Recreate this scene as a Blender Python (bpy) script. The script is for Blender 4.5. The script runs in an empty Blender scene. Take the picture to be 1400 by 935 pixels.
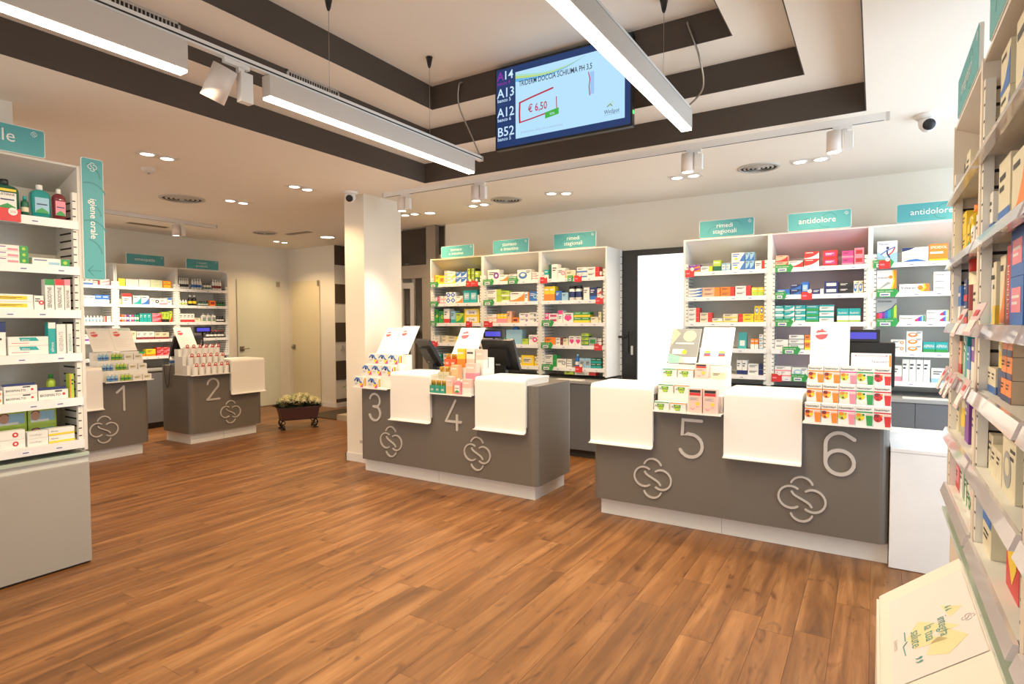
import bpy, bmesh, math, random
from math import sin, cos, pi, radians as RAD
from mathutils import Matrix, Vector
random.seed(7)
S = bpy.context.scene
COL = S.collection

# ------------------------------------------------------------------ camera
def make_camera():
    yaw, pitch, roll = RAD(31.73), RAD(-1.96), RAD(-0.21)
    fwd = Vector((-sin(yaw), cos(yaw), 0)); right = Vector((cos(yaw), sin(yaw), 0)); up = Vector((0, 0, 1))
    w = fwd*cos(pitch)+up*sin(pitch); u2 = up*cos(pitch)-fwd*sin(pitch)
    r = right*cos(roll)+u2*sin(roll); u = u2*cos(roll)-right*sin(roll)
    cd = bpy.data.cameras.new('camera'); cd.sensor_width = 36; cd.lens = 802.2/1400*36
    cd.clip_start = .02
    c = bpy.data.objects.new('camera', cd); COL.objects.link(c)
    m = Matrix((r, u, -w)).transposed().to_4x4(); m.translation = (0, 0, 1.45)
    c.matrix_world = m
    S.camera = c
make_camera()

# ------------------------------------------------------------------ world, exposure, lights
wd = bpy.data.worlds.new('daylight'); S.world = wd; wd.use_nodes = True
bg = wd.node_tree.nodes['Background']
bg.inputs[0].default_value = (.78, .88, 1, 1); bg.inputs[1].default_value = .7
S.view_settings.view_transform = 'Standard'; S.view_settings.look = 'None'
S.view_settings.exposure = 0.17; S.view_settings.gamma = 1
try: S.view_settings.use_curve_mapping = False
except Exception: pass
WARM = (1, .68, .36); SOFT = (1, .80, .50); NEUT = (1, .79, .52)
P_DOWN = 36; P_TRACK = 68; P_LINE = 36
def light(kind, loc, energy, color, rot=(0, 0, 0), **k):
    l = bpy.data.lights.new(kind.lower()+'_light', kind); l.energy = energy; l.color = color
    for a, b in k.items(): setattr(l, a, b)
    o = bpy.data.objects.new(l.name, l); COL.objects.link(o); o.location = loc; o.rotation_euler = rot
    return o
# daylight entering through the glazed side entrance and the shop window behind the camera, plus one added fill
light('AREA', (1.62, 4.15, 1.4), 84, (.70, .86, 1), (0, RAD(90), 0), shape='RECTANGLE', size=2.4, size_y=3.0)
light('AREA', (-2.2, -2.1, 1.5), 46, (1, .91, .80), (RAD(90), 0, 0), shape='RECTANGLE', size=5.5, size_y=2.3)
light('AREA', (-7.2, -2.1, 1.5), 40, (1, .90, .76), (RAD(90), 0, 0), shape='RECTANGLE', size=2.9, size_y=2.3)  # unseen warm fill added to brighten the left ceiling

# ------------------------------------------------------------------ materials
_m = {}
def mat(name, c, rough=.5, metal=0, emit=None, es=1, alpha=None, trans=0, coat=0, spec=.5):
    if name in _m: return _m[name]
    m = bpy.data.materials.new(name); m.use_nodes = True
    b = m.node_tree.nodes['Principled BSDF']
    b.inputs['Base Color'].default_value = (*c, 1); b.inputs['Roughness'].default_value = rough
    b.inputs['Metallic'].default_value = metal; b.inputs['Specular IOR Level'].default_value = spec
    if emit: b.inputs['Emission Color'].default_value = (*emit, 1); b.inputs['Emission Strength'].default_value = es
    if trans: b.inputs['Transmission Weight'].default_value = trans; b.inputs['IOR'].default_value = 1.45
    if coat: b.inputs['Coat Weight'].default_value = coat
    if alpha is not None: b.inputs['Alpha'].default_value = alpha
    m.diffuse_color = (*c, 1)
    _m[name] = m; return m
def speckle(name, c, rough, amount=.06, scale=6, bump=.02, metal=0, stretch=(1, 1, 1)):
    """procedural surface: slow tonal mottling plus fine relief"""
    m = mat(name, c, rough, metal); nt = m.node_tree; N = nt.nodes; L = nt.links; b = N['Principled BSDF']
    tc = N.new('ShaderNodeTexCoord'); mp = N.new('ShaderNodeMapping'); mp.inputs['Scale'].default_value = stretch
    no = N.new('ShaderNodeTexNoise'); no.inputs['Scale'].default_value = scale; no.inputs['Detail'].default_value = 4
    mx = N.new('ShaderNodeMix'); mx.data_type = 'RGBA'
    mx.inputs['A'].default_value = (*[v*(1-amount) for v in c], 1); mx.inputs['B'].default_value = (*[min(1, v*(1+amount)) for v in c], 1)
    L.new(tc.outputs['Object'], mp.inputs['Vector']); L.new(mp.outputs[0], no.inputs['Vector']); L.new(no.outputs[0], mx.inputs['Factor']); L.new(mx.outputs['Result'], b.inputs['Base Color'])
    n2 = N.new('ShaderNodeTexNoise'); n2.inputs['Scale'].default_value = scale*30; bp = N.new('ShaderNodeBump'); bp.inputs['Strength'].default_value = bump
    L.new(mp.outputs[0], n2.inputs['Vector']); L.new(n2.outputs[0], bp.inputs['Height']); L.new(bp.outputs[0], b.inputs['Normal'])
    return m
PAINT = speckle('wall_paint', (.83, .79, .70), .75, .02, 2, .03)
CEIL = speckle('ceiling_paint', (.88, .83, .74), .8, .02, 2, .02)
BROWN = speckle('brown_paint', (.078, .060, .046), .7, .08, 3, .05)
WHITE = speckle('white_lacquer', (.80, .79, .76), .35, .015, 2, .0)
WORKTOP = speckle('white_worktop', (.84, .82, .78), .42, .015, 2, .01)
SHELF = speckle('shelf_white', (.72, .72, .69), .45, .02, 3, .01)
BACKP = speckle('shelf_back', (.82, .80, .74), .5, .03, 3, .01)
UPR = mat('upright_white', (.78, .76, .70), .5)
GONDP = speckle('gondola_panel', (.70, .66, .60), .5, .03, 3, .01)
GREY = speckle('taupe_laminate', (.150, .132, .112), .36, .04, 3, .02)
CABG = speckle('grey_cabinet', (.20, .20, .20), .5, .04, 3, .01)
DOORG = speckle('dark_cabinet_door', (.15, .155, .165), .45, .04, 3, .01)
SILVER = mat('brushed_silver', (.62, .60, .57), .35, .6)
NUM = mat('pale_metal_lettering', (.60, .57, .53), .4, .35)
ALU = speckle('aluminium', (.38, .33, .27), .4, .05, 4, .01, metal=.5)
BLACK = mat('black_plastic', (.012, .012, .013), .35)
SLOT = mat('dark_slot', (.03, .026, .022), .8)
TEAL = mat('teal_board', (.085, .37, .40), .45); TEALD = mat('teal_dark_print', (.055, .27, .27), .5)
SIGNW = mat('sign_white', (.82, .84, .80), .5)
RAIL = mat('price_rail', (.80, .80, .80), .25, 0, coat=.3)
CLEARR = mat('clear_rail', (.62, .58, .60), .15, 0, coat=.6)
INK = mat('ink_dark', (.05, .05, .06), .6); INKB = mat('ink_blue', (.10, .12, .30), .6)
GLASSF = mat('frosted_glass', (.74, .76, .62), .35, 0, coat=.5)
LAMP = mat('lamp_diffuser', (1, 1, 1), .5, 0, (1, .93, .80), 7)
SPOTL = mat('spot_lens', (1, 1, 1), .5, 0, (1, .90, .74), 9)
DARKG = mat('dark_glass', (.035, .028, .020), .06, 0, coat=.5)

CC = dict(W=(.78,.77,.73), C=(.72,.66,.48), R=(.60,.035,.035), K=(.02,.02,.022), N=(.02,.035,.14), B=(.035,.16,.52), L=(.30,.52,.68), T=(.02,.36,.36),
          G=(.03,.30,.07), Y=(.85,.60,.03), O=(.85,.24,.03), P=(.80,.26,.34), M=(.72,.06,.26), V=(.20,.04,.34), E=(.42,.58,.06), A=(.34,.36,.36),
          Z=(.22,.03,.04), H=(.78,.44,.30), S=(.60,.46,.32), D=(.015,.13,.08), I=(.78,.55,.48), J=(.82,.50,.26))
def cm(k): return mat('print_'+k, CC[k], .42)

# ------------------------------------------------------------------ mesh builder
_txt = {}
def glyphs(s, bold=False):
    k = (s, bold)
    if k in _txt: return _txt[k]
    cu = bpy.data.curves.new('t', 'FONT'); cu.body = s; cu.size = 1; cu.resolution_u = 2
    if bold: cu.offset = .010
    o = bpy.data.objects.new('t', cu); COL.objects.link(o)
    dg = bpy.context.evaluated_depsgraph_get(); me = bpy.data.meshes.new_from_object(o.evaluated_get(dg))
    vs = [tuple(v.co) for v in me.vertices]; fs = [tuple(p.vertices) for p in me.polygons]
    bpy.data.objects.remove(o); bpy.data.curves.remove(cu); bpy.data.meshes.remove(me)
    if vs:
        w = max(v[0] for v in vs)
    else: w = 0
    _txt[k] = (vs, fs, w); return _txt[k]
class MB:
    def __init__(s): s.v = []; s.f = []; s.m = []; s.sm = []; s.mats = []
    def mi(s, m):
        if m not in s.mats: s.mats.append(m)
        return s.mats.index(m)
    def add(s, vs, fs, m, smooth=False):
        b = len(s.v); s.v += [tuple(v) for v in vs]; i = s.mi(m)
        for f in fs: s.f.append(tuple(b+k for k in f)); s.m.append(i); s.sm.append(smooth)
        return s
    def box(s, x0, x1, y0, y1, z0, z1, m):
        return s.add([(x0,y0,z0),(x1,y0,z0),(x1,y1,z0),(x0,y1,z0),(x0,y0,z1),(x1,y0,z1),(x1,y1,z1),(x0,y1,z1)],
              [(0,3,2,1),(4,5,6,7),(0,1,5,4),(1,2,6,5),(2,3,7,6),(3,0,4,7)], m)
    def bev(s, x0, x1, y0, y1, z0, z1, m, r=.004, ax='z'):
        """box with rounded edges along one axis"""
        if ax == 'z': pts = rrect(x0, x1, y0, y1, r); return s.prism([(a, b, z0) for a, b in pts], (0, 0, z1-z0), m)
        if ax == 'x': pts = rrect(y0, y1, z0, z1, r); return s.prism([(x0, a, b) for a, b in pts], (x1-x0, 0, 0), m)
        pts = rrect(x0, x1, z0, z1, r); return s.prism([(a, y0, b) for a, b in pts], (0, y1-y0, 0), m)
    def prism(s, pts, d, m, smooth=False):
        n = len(pts); d = Vector(d)
        vs = [Vector(p) for p in pts]; vs += [p+d for p in vs]
        fs = [tuple(range(n)), tuple(range(2*n-1, n-1, -1))]+[(i, i+n, (i+1) % n+n, (i+1) % n) for i in range(n)]
        return s.add(vs, fs, m, smooth)
    def rect(s, x0, x1, z0, z1, m, y=-.0006): return s.add([(x0,y,z0),(x1,y,z0),(x1,y,z1),(x0,y,z1)], [(0,1,2,3)], m)
    def poly(s, pts, m, y=-.0006): return s.add([(a, y, b) for a, b in pts], [tuple(range(len(pts)))], m)
    def disc(s, x, z, r, m, y=-.0008, n=12, rz=None): return s.poly([(x+r*cos(2*pi*i/n), z+(rz or r)*sin(2*pi*i/n)) for i in range(n)], m, y)
    def text(s, t, x, z, size, m, y=-.0012, align='l', maxw=None, vert=0, bold=False, sx=1):
        vs, fs, w = glyphs(t, bold)
        if not vs: return s
        k = size
        if maxw and w*k*sx > maxw: sx = maxw/(w*k)
        off = {'l': 0, 'c': -w*k*sx/2, 'r': -w*k*sx}[align]
        if vert == 0: out = [(x+off+a*k*sx, y, z+b*k) for a, b, c in vs]
        elif vert == 1: out = [(x-b*k, y, z+off+a*k*sx) for a, b, c in vs]     # reads upward
        else: out = [(x+b*k, y, z-off-a*k*sx) for a, b, c in vs]              # reads downward
        return s.add(out, fs, m)
    def lathe(s, prof, m, c=(0, 0, 0), n=16, ax='z', cap=True):
        vs = []
        for (r, h) in prof:
            for i in range(n):
                a = 2*pi*i/n
                p = (r*cos(a), r*sin(a), h) if ax == 'z' else ((h, r*cos(a), r*sin(a)) if ax == 'x' else (r*cos(a), h, r*sin(a)))
                vs.append((p[0]+c[0], p[1]+c[1], p[2]+c[2]))
        fs = [(j*n+i, j*n+(i+1) % n, (j+1)*n+(i+1) % n, (j+1)*n+i) for j in range(len(prof)-1) for i in range(n)]
        s.add(vs, fs, m, True)
        if cap:
            b = len(s.v)-len(vs)
            for j in (0, len(prof)-1):
                if prof[j][0] > 1e-5:
                    s.f.append(tuple(b+j*n+i for i in (range(n) if j else range(n-1, -1, -1)))); s.m.append(s.mi(m)); s.sm.append(False)
        return s
    def tube(s, pts, r, m, n=8):
        pts = [Vector(p) for p in pts]; vs = []; prev = None
        for i, p in enumerate(pts):
            t = (pts[min(i+1, len(pts)-1)]-pts[max(i-1, 0)]).normalized()
            a = prev if prev is not None else (Vector((0, 0, 1)) if abs(t.z) < .9 else Vector((1, 0, 0)))
            u = (a-t*a.dot(t)).normalized(); prev = u; q = t.cross(u)
            vs += [p+u*r*cos(2*pi*k/n)+q*r*sin(2*pi*k/n) for k in range(n)]
        fs = [(i*n+k, i*n+(k+1) % n, (i+1)*n+(k+1) % n, (i+1)*n+k) for i in range(len(pts)-1) for k in range(n)]
        fs += [tuple(range(n-1, -1, -1)), tuple(range(len(vs)-n, len(vs)))]
        return s.add(vs, fs, m, True)
    def ribbon(s, pts, w, m, y0=0, y1=-.008, closed=False):
        """flat stroke of width w following 2-D points (x, z), round ends, extruded from y0 to y1"""
        P = [Vector((a, b)) for a, b in pts]; Lf = []; Rt = []
        for i, p in enumerate(P):
            t = (P[min(i+1, len(P)-1)]-P[max(i-1, 0)]).normalized(); n = Vector((-t.y, t.x))*w/2
            if 0 < i < len(P)-1:
                t1 = (p-P[i-1]).normalized(); n1 = Vector((-t1.y, t1.x)); c = max(.5, n.normalized().dot(n1)); n = n/c
            Lf.append(p+n); Rt.append(p-n)
        t = (P[-1]-P[-2]).normalized(); e = [P[-1]+Matrix.Rotation(a, 2)@Vector((-t.y, t.x))*w/2 for a in [-pi*k/6 for k in range(1, 6)]]
        t = (P[0]-P[1]).normalized(); st = [P[0]+Matrix.Rotation(a, 2)@Vector((-t.y, t.x))*w/2 for a in [-pi*k/6 for k in range(1, 6)]]
        vs = []; fs = []
        n = len(P)
        for y in (y1, y0): vs += [(a.x, y, a.y) for a in Lf]+[(a.x, y, a.y) for a in Rt]
        for i in range(n-1):
            fs.append((i, i+1, n+i+1, n+i)); fs.append((i, 2*n+i, 2*n+i+1, i+1)); fs.append((n+i, n+i+1, 3*n+i+1, 3*n+i))
        s.add(vs, fs, m)
        if closed: return s
        s.prism([(a.x, y1, a.y) for a in [Lf[-1]]+e+[Rt[-1]]], (0, y0-y1, 0), m)
        s.prism([(a.x, y1, a.y) for a in [Rt[0]]+st+[Lf[0]]], (0, y0-y1, 0), m)
        return s
    def mesh(s, name='mesh'):
        me = bpy.data.meshes.new(name); me.from_pydata(s.v, [], s.f)
        for m in s.mats: me.materials.append(m)
        me.polygons.foreach_set('material_index', s.m); me.polygons.foreach_set('use_smooth', s.sm)
        me.update(); return me
    def build(s, name, parent=None, loc=(0, 0, 0), rot=(0, 0, 0)):
        return link(name, s.mesh(name), parent, loc, rot)
def rrect(x0, x1, y0, y1, r, n=3, corners='abcd'):
    P = []
    for k, (cx, cy, a, nm) in enumerate(((x0+r, y0+r, pi, 'a'), (x1-r, y0+r, 1.5*pi, 'b'), (x1-r, y1-r, 0, 'c'), (x0+r, y1-r, .5*pi, 'd'))):
        if nm in corners:
            for i in range(n+1): P.append((cx+r*cos(a+i*pi/2/n), cy+r*sin(a+i*pi/2/n)))
        else: P.append(((x0, x1, x1, x0)[k], (y0, y0, y1, y1)[k]))
    return P
def arc(cx, cy, r, a0, a1, n=12, ry=None): return [(cx+r*cos(RAD(a0+(a1-a0)*i/n)), cy+(ry or r)*sin(RAD(a0+(a1-a0)*i/n))) for i in range(n+1)]
def link(name, me, parent=None, loc=(0, 0, 0), rot=(0, 0, 0)):
    o = bpy.data.objects.new(name, me); COL.objects.link(o); o.location = loc; o.rotation_euler = rot
    if parent: o.parent = parent
    return o
LABELS = {}
def tag(o, label, cat, group=None):
    if label in LABELS and not (group and LABELS[label] == group): print('DUPLICATE LABEL', label)
    n = len(label.split())
    if n > 16 or n < 4: print('LABEL LENGTH', n, label)
    LABELS[label] = group or o.name
    o['label'] = label; o['category'] = cat
    if group: o['group'] = group
    return o
def thing(name, label, cat, loc=(0, 0, 0), rz=0, group=None):
    return tag(link(name, None, None, loc, (0, 0, rz)), label, cat, group)
def struct(name, mb, parent=None, loc=(0, 0, 0), rot=(0, 0, 0)):
    o = mb.build(name, parent, loc, rot)
    if not parent: o['kind'] = 'structure'
    return o
def semp(name, loc=(0, 0, 0), rz=0):
    o = link(name, None, None, loc, (0, 0, rz)); o['kind'] = 'structure'; return o
def emblem(mb, cx, cz, s, m, y0=0, y1=-.008, w=.14):
    """four-lobed knot emblem, half width s"""
    k = s/78
    for pts in (arc(0, 44, 38, 22, 158), arc(0, -44, 38, 202, 338), arc(-37, 3, 41, 55, 305, 16), arc(37, -3, 41, 125, -125, 16),
                [(-33, 24), (-27, 15), (-18, 9), (0, 0), (18, -9), (27, -16), (33, -25)]):
        mb.ribbon([(cx+a*k, cz+b*k) for a, b in pts], w*s, m, y0, y1)

BAY = {}
BAY['A1']=[
(0, 0.025, 0.101, 0.117, 1, 1, 'left:Y:O', 'yellow carton with orange edge', 0),
(0, 0.126, 0.086, 0.103, 1, 1, 'mid:Y:O', 'golden yellow carton', 0),
(0, 0.212, 0.089, 0.04, 1, 4, 'band:W:Y', 'white and yellow slim carton', 0),
(0, 0.301, 0.088, 0.072, 1, 2, 'swoosh:W:Y', 'white carton with yellow corner', 0),
(0, 0.389, 0.087, 0.07, 2, 2, 'swoosh:B:W', 'blue and white carton', 0),
(0, 0.567, 0.061, 0.057, 2, 3, 'right:E:K', 'lime carton with black end', 0),
(0, 0.689, 0.075, 0.137, 1, 1, 'split:E:D', 'olive green carton', 0),
(1, -0.008, 0.131, 0.027, 1, 3, 'right:W:M', 'white slim carton with magenta end', 0),
(1, 0.128, 0.054, 0.046, 2, 2, 'band:W:P', 'white and pink small carton', 0),
(1, 0.236, 0.075, 0.069, 2, 2, 'diam:W:B', 'white carton with blue diamond', 0),
(1, 0.391, 0.109, 0.087, 1, 1, 'swoosh:W:O', 'white carton with orange swoosh', 0),
(1, 0.507, 0.105, 0.155, 2, 1, 'mid:T:L', 'tall teal carton', 0),
(1, 0.721, 0.044, 0.094, 1, 1, 'plain:W', 'plain white carton', 0),
(2, 0.019, 0.086, 0.171, 1, 1, 'dots:G:Y', 'green carton with yellow spot', 0),
(2, 0.109, 0.082, 0.152, 1, 1, 'dots:G:E', 'bright green carton', 0),
(2, 0.2, 0.092, 0.178, 1, 1, 'band:W:R', 'tall white carton with red foot', 0),
(2, 0.31, 0.075, 0.15, 1, 1, 'band:L:T', 'aqua carton', 0),
(2, 0.389, 0.118, 0.122, 1, 1, 'swoosh:E:G', 'lime green carton', 0),
(2, 0.518, 0.243, 0.086, 1, 2, 'love:Y:W:N', 'yellow carton with white label', 0),
]
BAY['A1b']=[
(3, 0.01, 0.158, 0.03, 1, 3, 'right:W:A', 'white slim carton with grey end', 0),
(3, 0.171, 0.093, 0.045, 1, 2, 'plain:C', 'cream carton', 0),
(3, 0.266, 0.182, 0.041, 1, 2, 'right:C:Y', 'cream carton with yellow end', 0),
(3, 0.45, 0.087, 0.184, 1, 1, 'plain:W', 'tall plain white carton', 0),
(4, 0.013, 0.071, 0.048, 2, 2, 'split:T:D', 'dark teal carton', 0),
(4, 0.186, 0.136, 0.108, 2, 1, 'band:W:T', 'white carton with teal foot', 0),
]
BAY['A2']=[
(0, 0.058, 0.166, 0.142, 1, 1, 'dots:W:V', 'white carton with purple spot', 0),
(0, 0.228, 0.125, 0.074, 1, 1, 'swoosh:W:O', 'white carton with orange swoosh', 0),
(0, 0.36, 0.112, 0.038, 1, 2, 'band:W:G', 'white carton with green foot', 0),
(0, 0.476, 0.189, 0.123, 1, 1, 'oval:W:B', 'wide white carton with blue oval', 0),
(0, 0.671, 0.034, 0.089, 3, 1, 'stripe:W:P', 'white and pink striped carton', 0),
(1, 0.02, 0.234, 0.075, 1, 2, 'right:W:E', 'white carton with lime end', 0),
(1, 0.258, 0.114, 0.065, 1, 2, 'band:E:W', 'pale lime carton', 0),
(1, 0.376, 0.196, 0.113, 1, 1, 'swoosh:W:O', 'wide white carton with orange swoosh', 0),
(1, 0.577, 0.06, 0.108, 1, 1, 'right:W:O', 'white carton with orange end', 0),
(1, 0.641, 0.13, 0.111, 1, 1, 'dots:B:L', 'blue carton', 0),
(2, 0.023, 0.163, 0.052, 1, 2, 'band:W:H', 'white and peach carton', 0),
(2, 0.19, 0.046, 0.108, 3, 1, 'split:Y:P', 'pastel striped carton', 0),
(2, 0.332, 0.065, 0.138, 1, 1, 'plain:H', 'tall peach carton', 0),
(2, 0.41, 0.083, 0.062, 1, 1, 'mid:O:Z', 'small orange carton', 0),
(2, 0.498, 0.136, 0.056, 1, 2, 'dots:W:V', 'white carton with violet logo', 0),
(2, 0.637, 0.132, 0.059, 1, 2, 'dots:W:N', 'white carton with navy logo', 0),
(3, 0.06, 0.124, 0.113, 1, 1, 'band:W:G', 'white carton with green foot', 0),
(3, 0.251, 0.064, 0.084, 1, 1, 'plain:G', 'small green carton', 0),
(3, 0.319, 0.218, 0.169, 1, 1, 'lightpack:L:B', 'large light blue pack', 0),
(3, 0.543, 0.082, 0.065, 1, 1, 'plain:E', 'pale green carton', 0),
(3, 0.632, 0.136, 0.111, 1, 1, 'dots:W:M', 'white carton with magenta flower', 0),
(4, 0.047, 0.135, 0.103, 2, 1, 'band:W:A', 'white carton with grey foot', 0),
(4, 0.395, 0.067, 0.092, 2, 1, 'dots:W:G', 'white carton with green circle', 0),
(4, 0.532, 0.167, 0.12, 1, 1, 'mid:Y:C', 'cream and gold carton', 0),
(4, 0.704, 0.063, 0.108, 1, 1, 'band:C:Y', 'narrow cream carton', 0),
]
BAY['A3']=[
(0, 0.023, 0.079, 0.106, 1, 1, 'split:T:W', 'teal and white carton', 0),
(0, 0.106, 0.105, 0.162, 1, 1, 'left:W:D', 'tall white carton with green print', 0),
(0, 0.215, 0.093, 0.115, 1, 1, 'dots:W:P', 'white carton with pink spots', 0),
(0, 0.312, 0.124, 0.086, 1, 1, 'band:C:Y', 'cream carton with yellow foot', 0),
(0, 0.449, 0.124, 0.055, 1, 2, 'band:W:B', 'white carton with blue foot', 0),
(0, 0.576, 0.139, 0.054, 1, 2, 'right:W:R', 'white carton with red end', 0),
(0, 0.719, 0.073, 0.057, 1, 1, 'band:W:R', 'white low carton with red foot', 0),
(1, 0.033, 0.074, 0.162, 2, 1, 'split:Y:O', 'tall yellow and orange carton', 0),
(1, 0.185, 0.074, 0.108, 1, 1, 'plain:B', 'slate blue pack', 0),
(1, 0.261, 0.08, 0.087, 1, 1, 'plain:L', 'light blue carton', 0),
(1, 0.344, 0.078, 0.158, 2, 1, 'can:W:K:N', 'white tub with dark lid', 0),
(1, 0.53, 0.071, 0.136, 1, 1, 'plain:W', 'tall white carton', 0),
(1, 0.604, 0.084, 0.135, 1, 1, 'band:N:B', 'navy carton', 0),
(1, 0.692, 0.101, 0.059, 1, 2, 'swoosh:W:R', 'white carton with red swoosh', 0),
(2, 0.028, 0.067, 0.055, 1, 2, 'mid:M:W', 'pink and white carton', 0),
(2, 0.099, 0.117, 0.051, 1, 2, 'mid:W:M', 'white carton with pink panel', 0),
(2, 0.22, 0.059, 0.136, 1, 1, 'top:W:M', 'tall white carton with pink top', 0),
(2, 0.282, 0.126, 0.108, 1, 1, 'hearts:W:M', 'white carton with pink hearts', 0),
(2, 0.413, 0.097, 0.058, 2, 2, 'split:G:Y', 'green and yellow carton', 0),
(2, 0.614, 0.091, 0.061, 1, 1, 'plain:C', 'low cream carton', 0),
(2, 0.707, 0.086, 0.057, 1, 2, 'dots:C:E', 'cream carton with small green dot', 0),
(3, 0.052, 0.132, 0.085, 1, 1, 'plain:O', 'orange carton', 0),
(3, 0.188, 0.086, 0.04, 1, 2, 'right:W:Z', 'white slim carton with brown end', 0),
(3, 0.28, 0.066, 0.073, 1, 1, 'plain:C', 'cream low carton', 0),
(3, 0.352, 0.076, 0.1, 2, 1, 'hearts:W:M', 'white carton with pink tulip print', 0),
(3, 0.51, 0.082, 0.044, 1, 3, 'band:E:D', 'yellow green slim carton', 0),
(3, 0.595, 0.092, 0.088, 1, 1, 'mid:A:G', 'grey green carton', 0),
(3, 0.693, 0.101, 0.039, 1, 2, 'band:W:Z', 'white carton with maroon foot', 0),
(4, 0.025, 0.177, 0.066, 1, 2, 'right:W:G', 'white carton with green end', 0),
(4, 0.205, 0.114, 0.091, 1, 1, 'dots:W:A', 'white carton with grey dot', 0),
(4, 0.323, 0.062, 0.09, 1, 1, 'stripe:W:A', 'white striped carton', 0),
(4, 0.421, 0.057, 0.148, 1, 1, 'bot:B:L:W', 'blue bottle', 0),
(4, 0.482, 0.068, 0.106, 2, 1, 'mid:L:A', 'pale blue carton', 0),
(4, 0.62, 0.063, 0.054, 2, 2, 'split:D:T', 'dark green carton', 0),
(4, 0.749, 0.045, 0.101, 1, 1, 'plain:D', 'narrow dark green carton', 0),
(5, 0.299, 0.116, 0.035, 1, 1, 'plain:E', 'flat lime carton', 0),
(5, 0.425, 0.252, 0.022, 1, 2, 'right:W:R', 'flat white carton with red end', 0),
]
BAY['B1']=[
(0, 0.022, 0.135, 0.035, 1, 2, 'swoosh:V:O', 'purple and orange carton', 0),
(0, 0.16, 0.116, 0.052, 1, 1, 'right:W:Y', 'white low carton with yellow end', 0),
(0, 0.28, 0.074, 0.104, 1, 1, 'split:E:D', 'green and yellow carton', 0),
(0, 0.36, 0.041, 0.069, 2, 1, 'mid:L:W', 'small pale blue carton', 0),
(0, 0.449, 0.121, 0.082, 1, 2, 'flu:W:Y:B', 'white carton with yellow and blue print', 0),
(0, 0.574, 0.04, 0.081, 2, 2, 'swoosh:L:B', 'light blue carton with blue swoosh', 0),
(0, 0.659, 0.103, 0.077, 1, 1, 'right:W:R', 'white carton with red print', 0),
(1, 0.038, 0.14, 0.029, 1, 3, 'swoosh:W:B', 'white slim carton with blue tip', 0),
(1, 0.181, 0.166, 0.045, 1, 2, 'right:H:O', 'peach and orange carton', 0),
(1, 0.351, 0.131, 0.045, 1, 2, 'right:O:R', 'orange and red carton', 0),
(1, 0.487, 0.14, 0.047, 1, 2, 'right:W:R', 'white carton with red end', 0),
(1, 0.632, 0.058, 0.077, 2, 1, 'split:Y:E', 'yellow and green carton', 0),
(2, 0.031, 0.124, 0.047, 1, 3, 'right:W:R', 'white carton with red end', 0),
(2, 0.159, 0.113, 0.046, 1, 2, 'right:C:R', 'cream carton with red end', 0),
(2, 0.275, 0.101, 0.038, 1, 1, 'band:W:Y', 'low white carton with yellow foot', 0),
(2, 0.379, 0.135, 0.039, 1, 2, 'band:C:Y', 'cream carton with yellow foot', 0),
(2, 0.517, 0.137, 0.039, 1, 2, 'left:Y:R', 'yellow carton with red edge', 0),
(2, 0.658, 0.05, 0.151, 2, 1, 'sun:Y:B', 'tall yellow carton with blue sun', 0),
(3, 0.516, 0.074, 0.153, 1, 1, 'pouch:T:W', 'teal standing pouch', 0),
(3, 0.628, 0.035, 0.093, 2, 1, 'split:O:W', 'orange and white carton', 0),
(3, 0.703, 0.074, 0.045, 1, 3, 'band:W:L', 'white slim carton with light blue foot', 0),
(4, 0.507, 0.047, 0.136, 2, 1, 'band:W:N', 'tall white carton with navy foot', 0),
(4, 0.605, 0.161, 0.052, 1, 2, 'right:W:N', 'white carton with navy end', 0),
]
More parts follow.
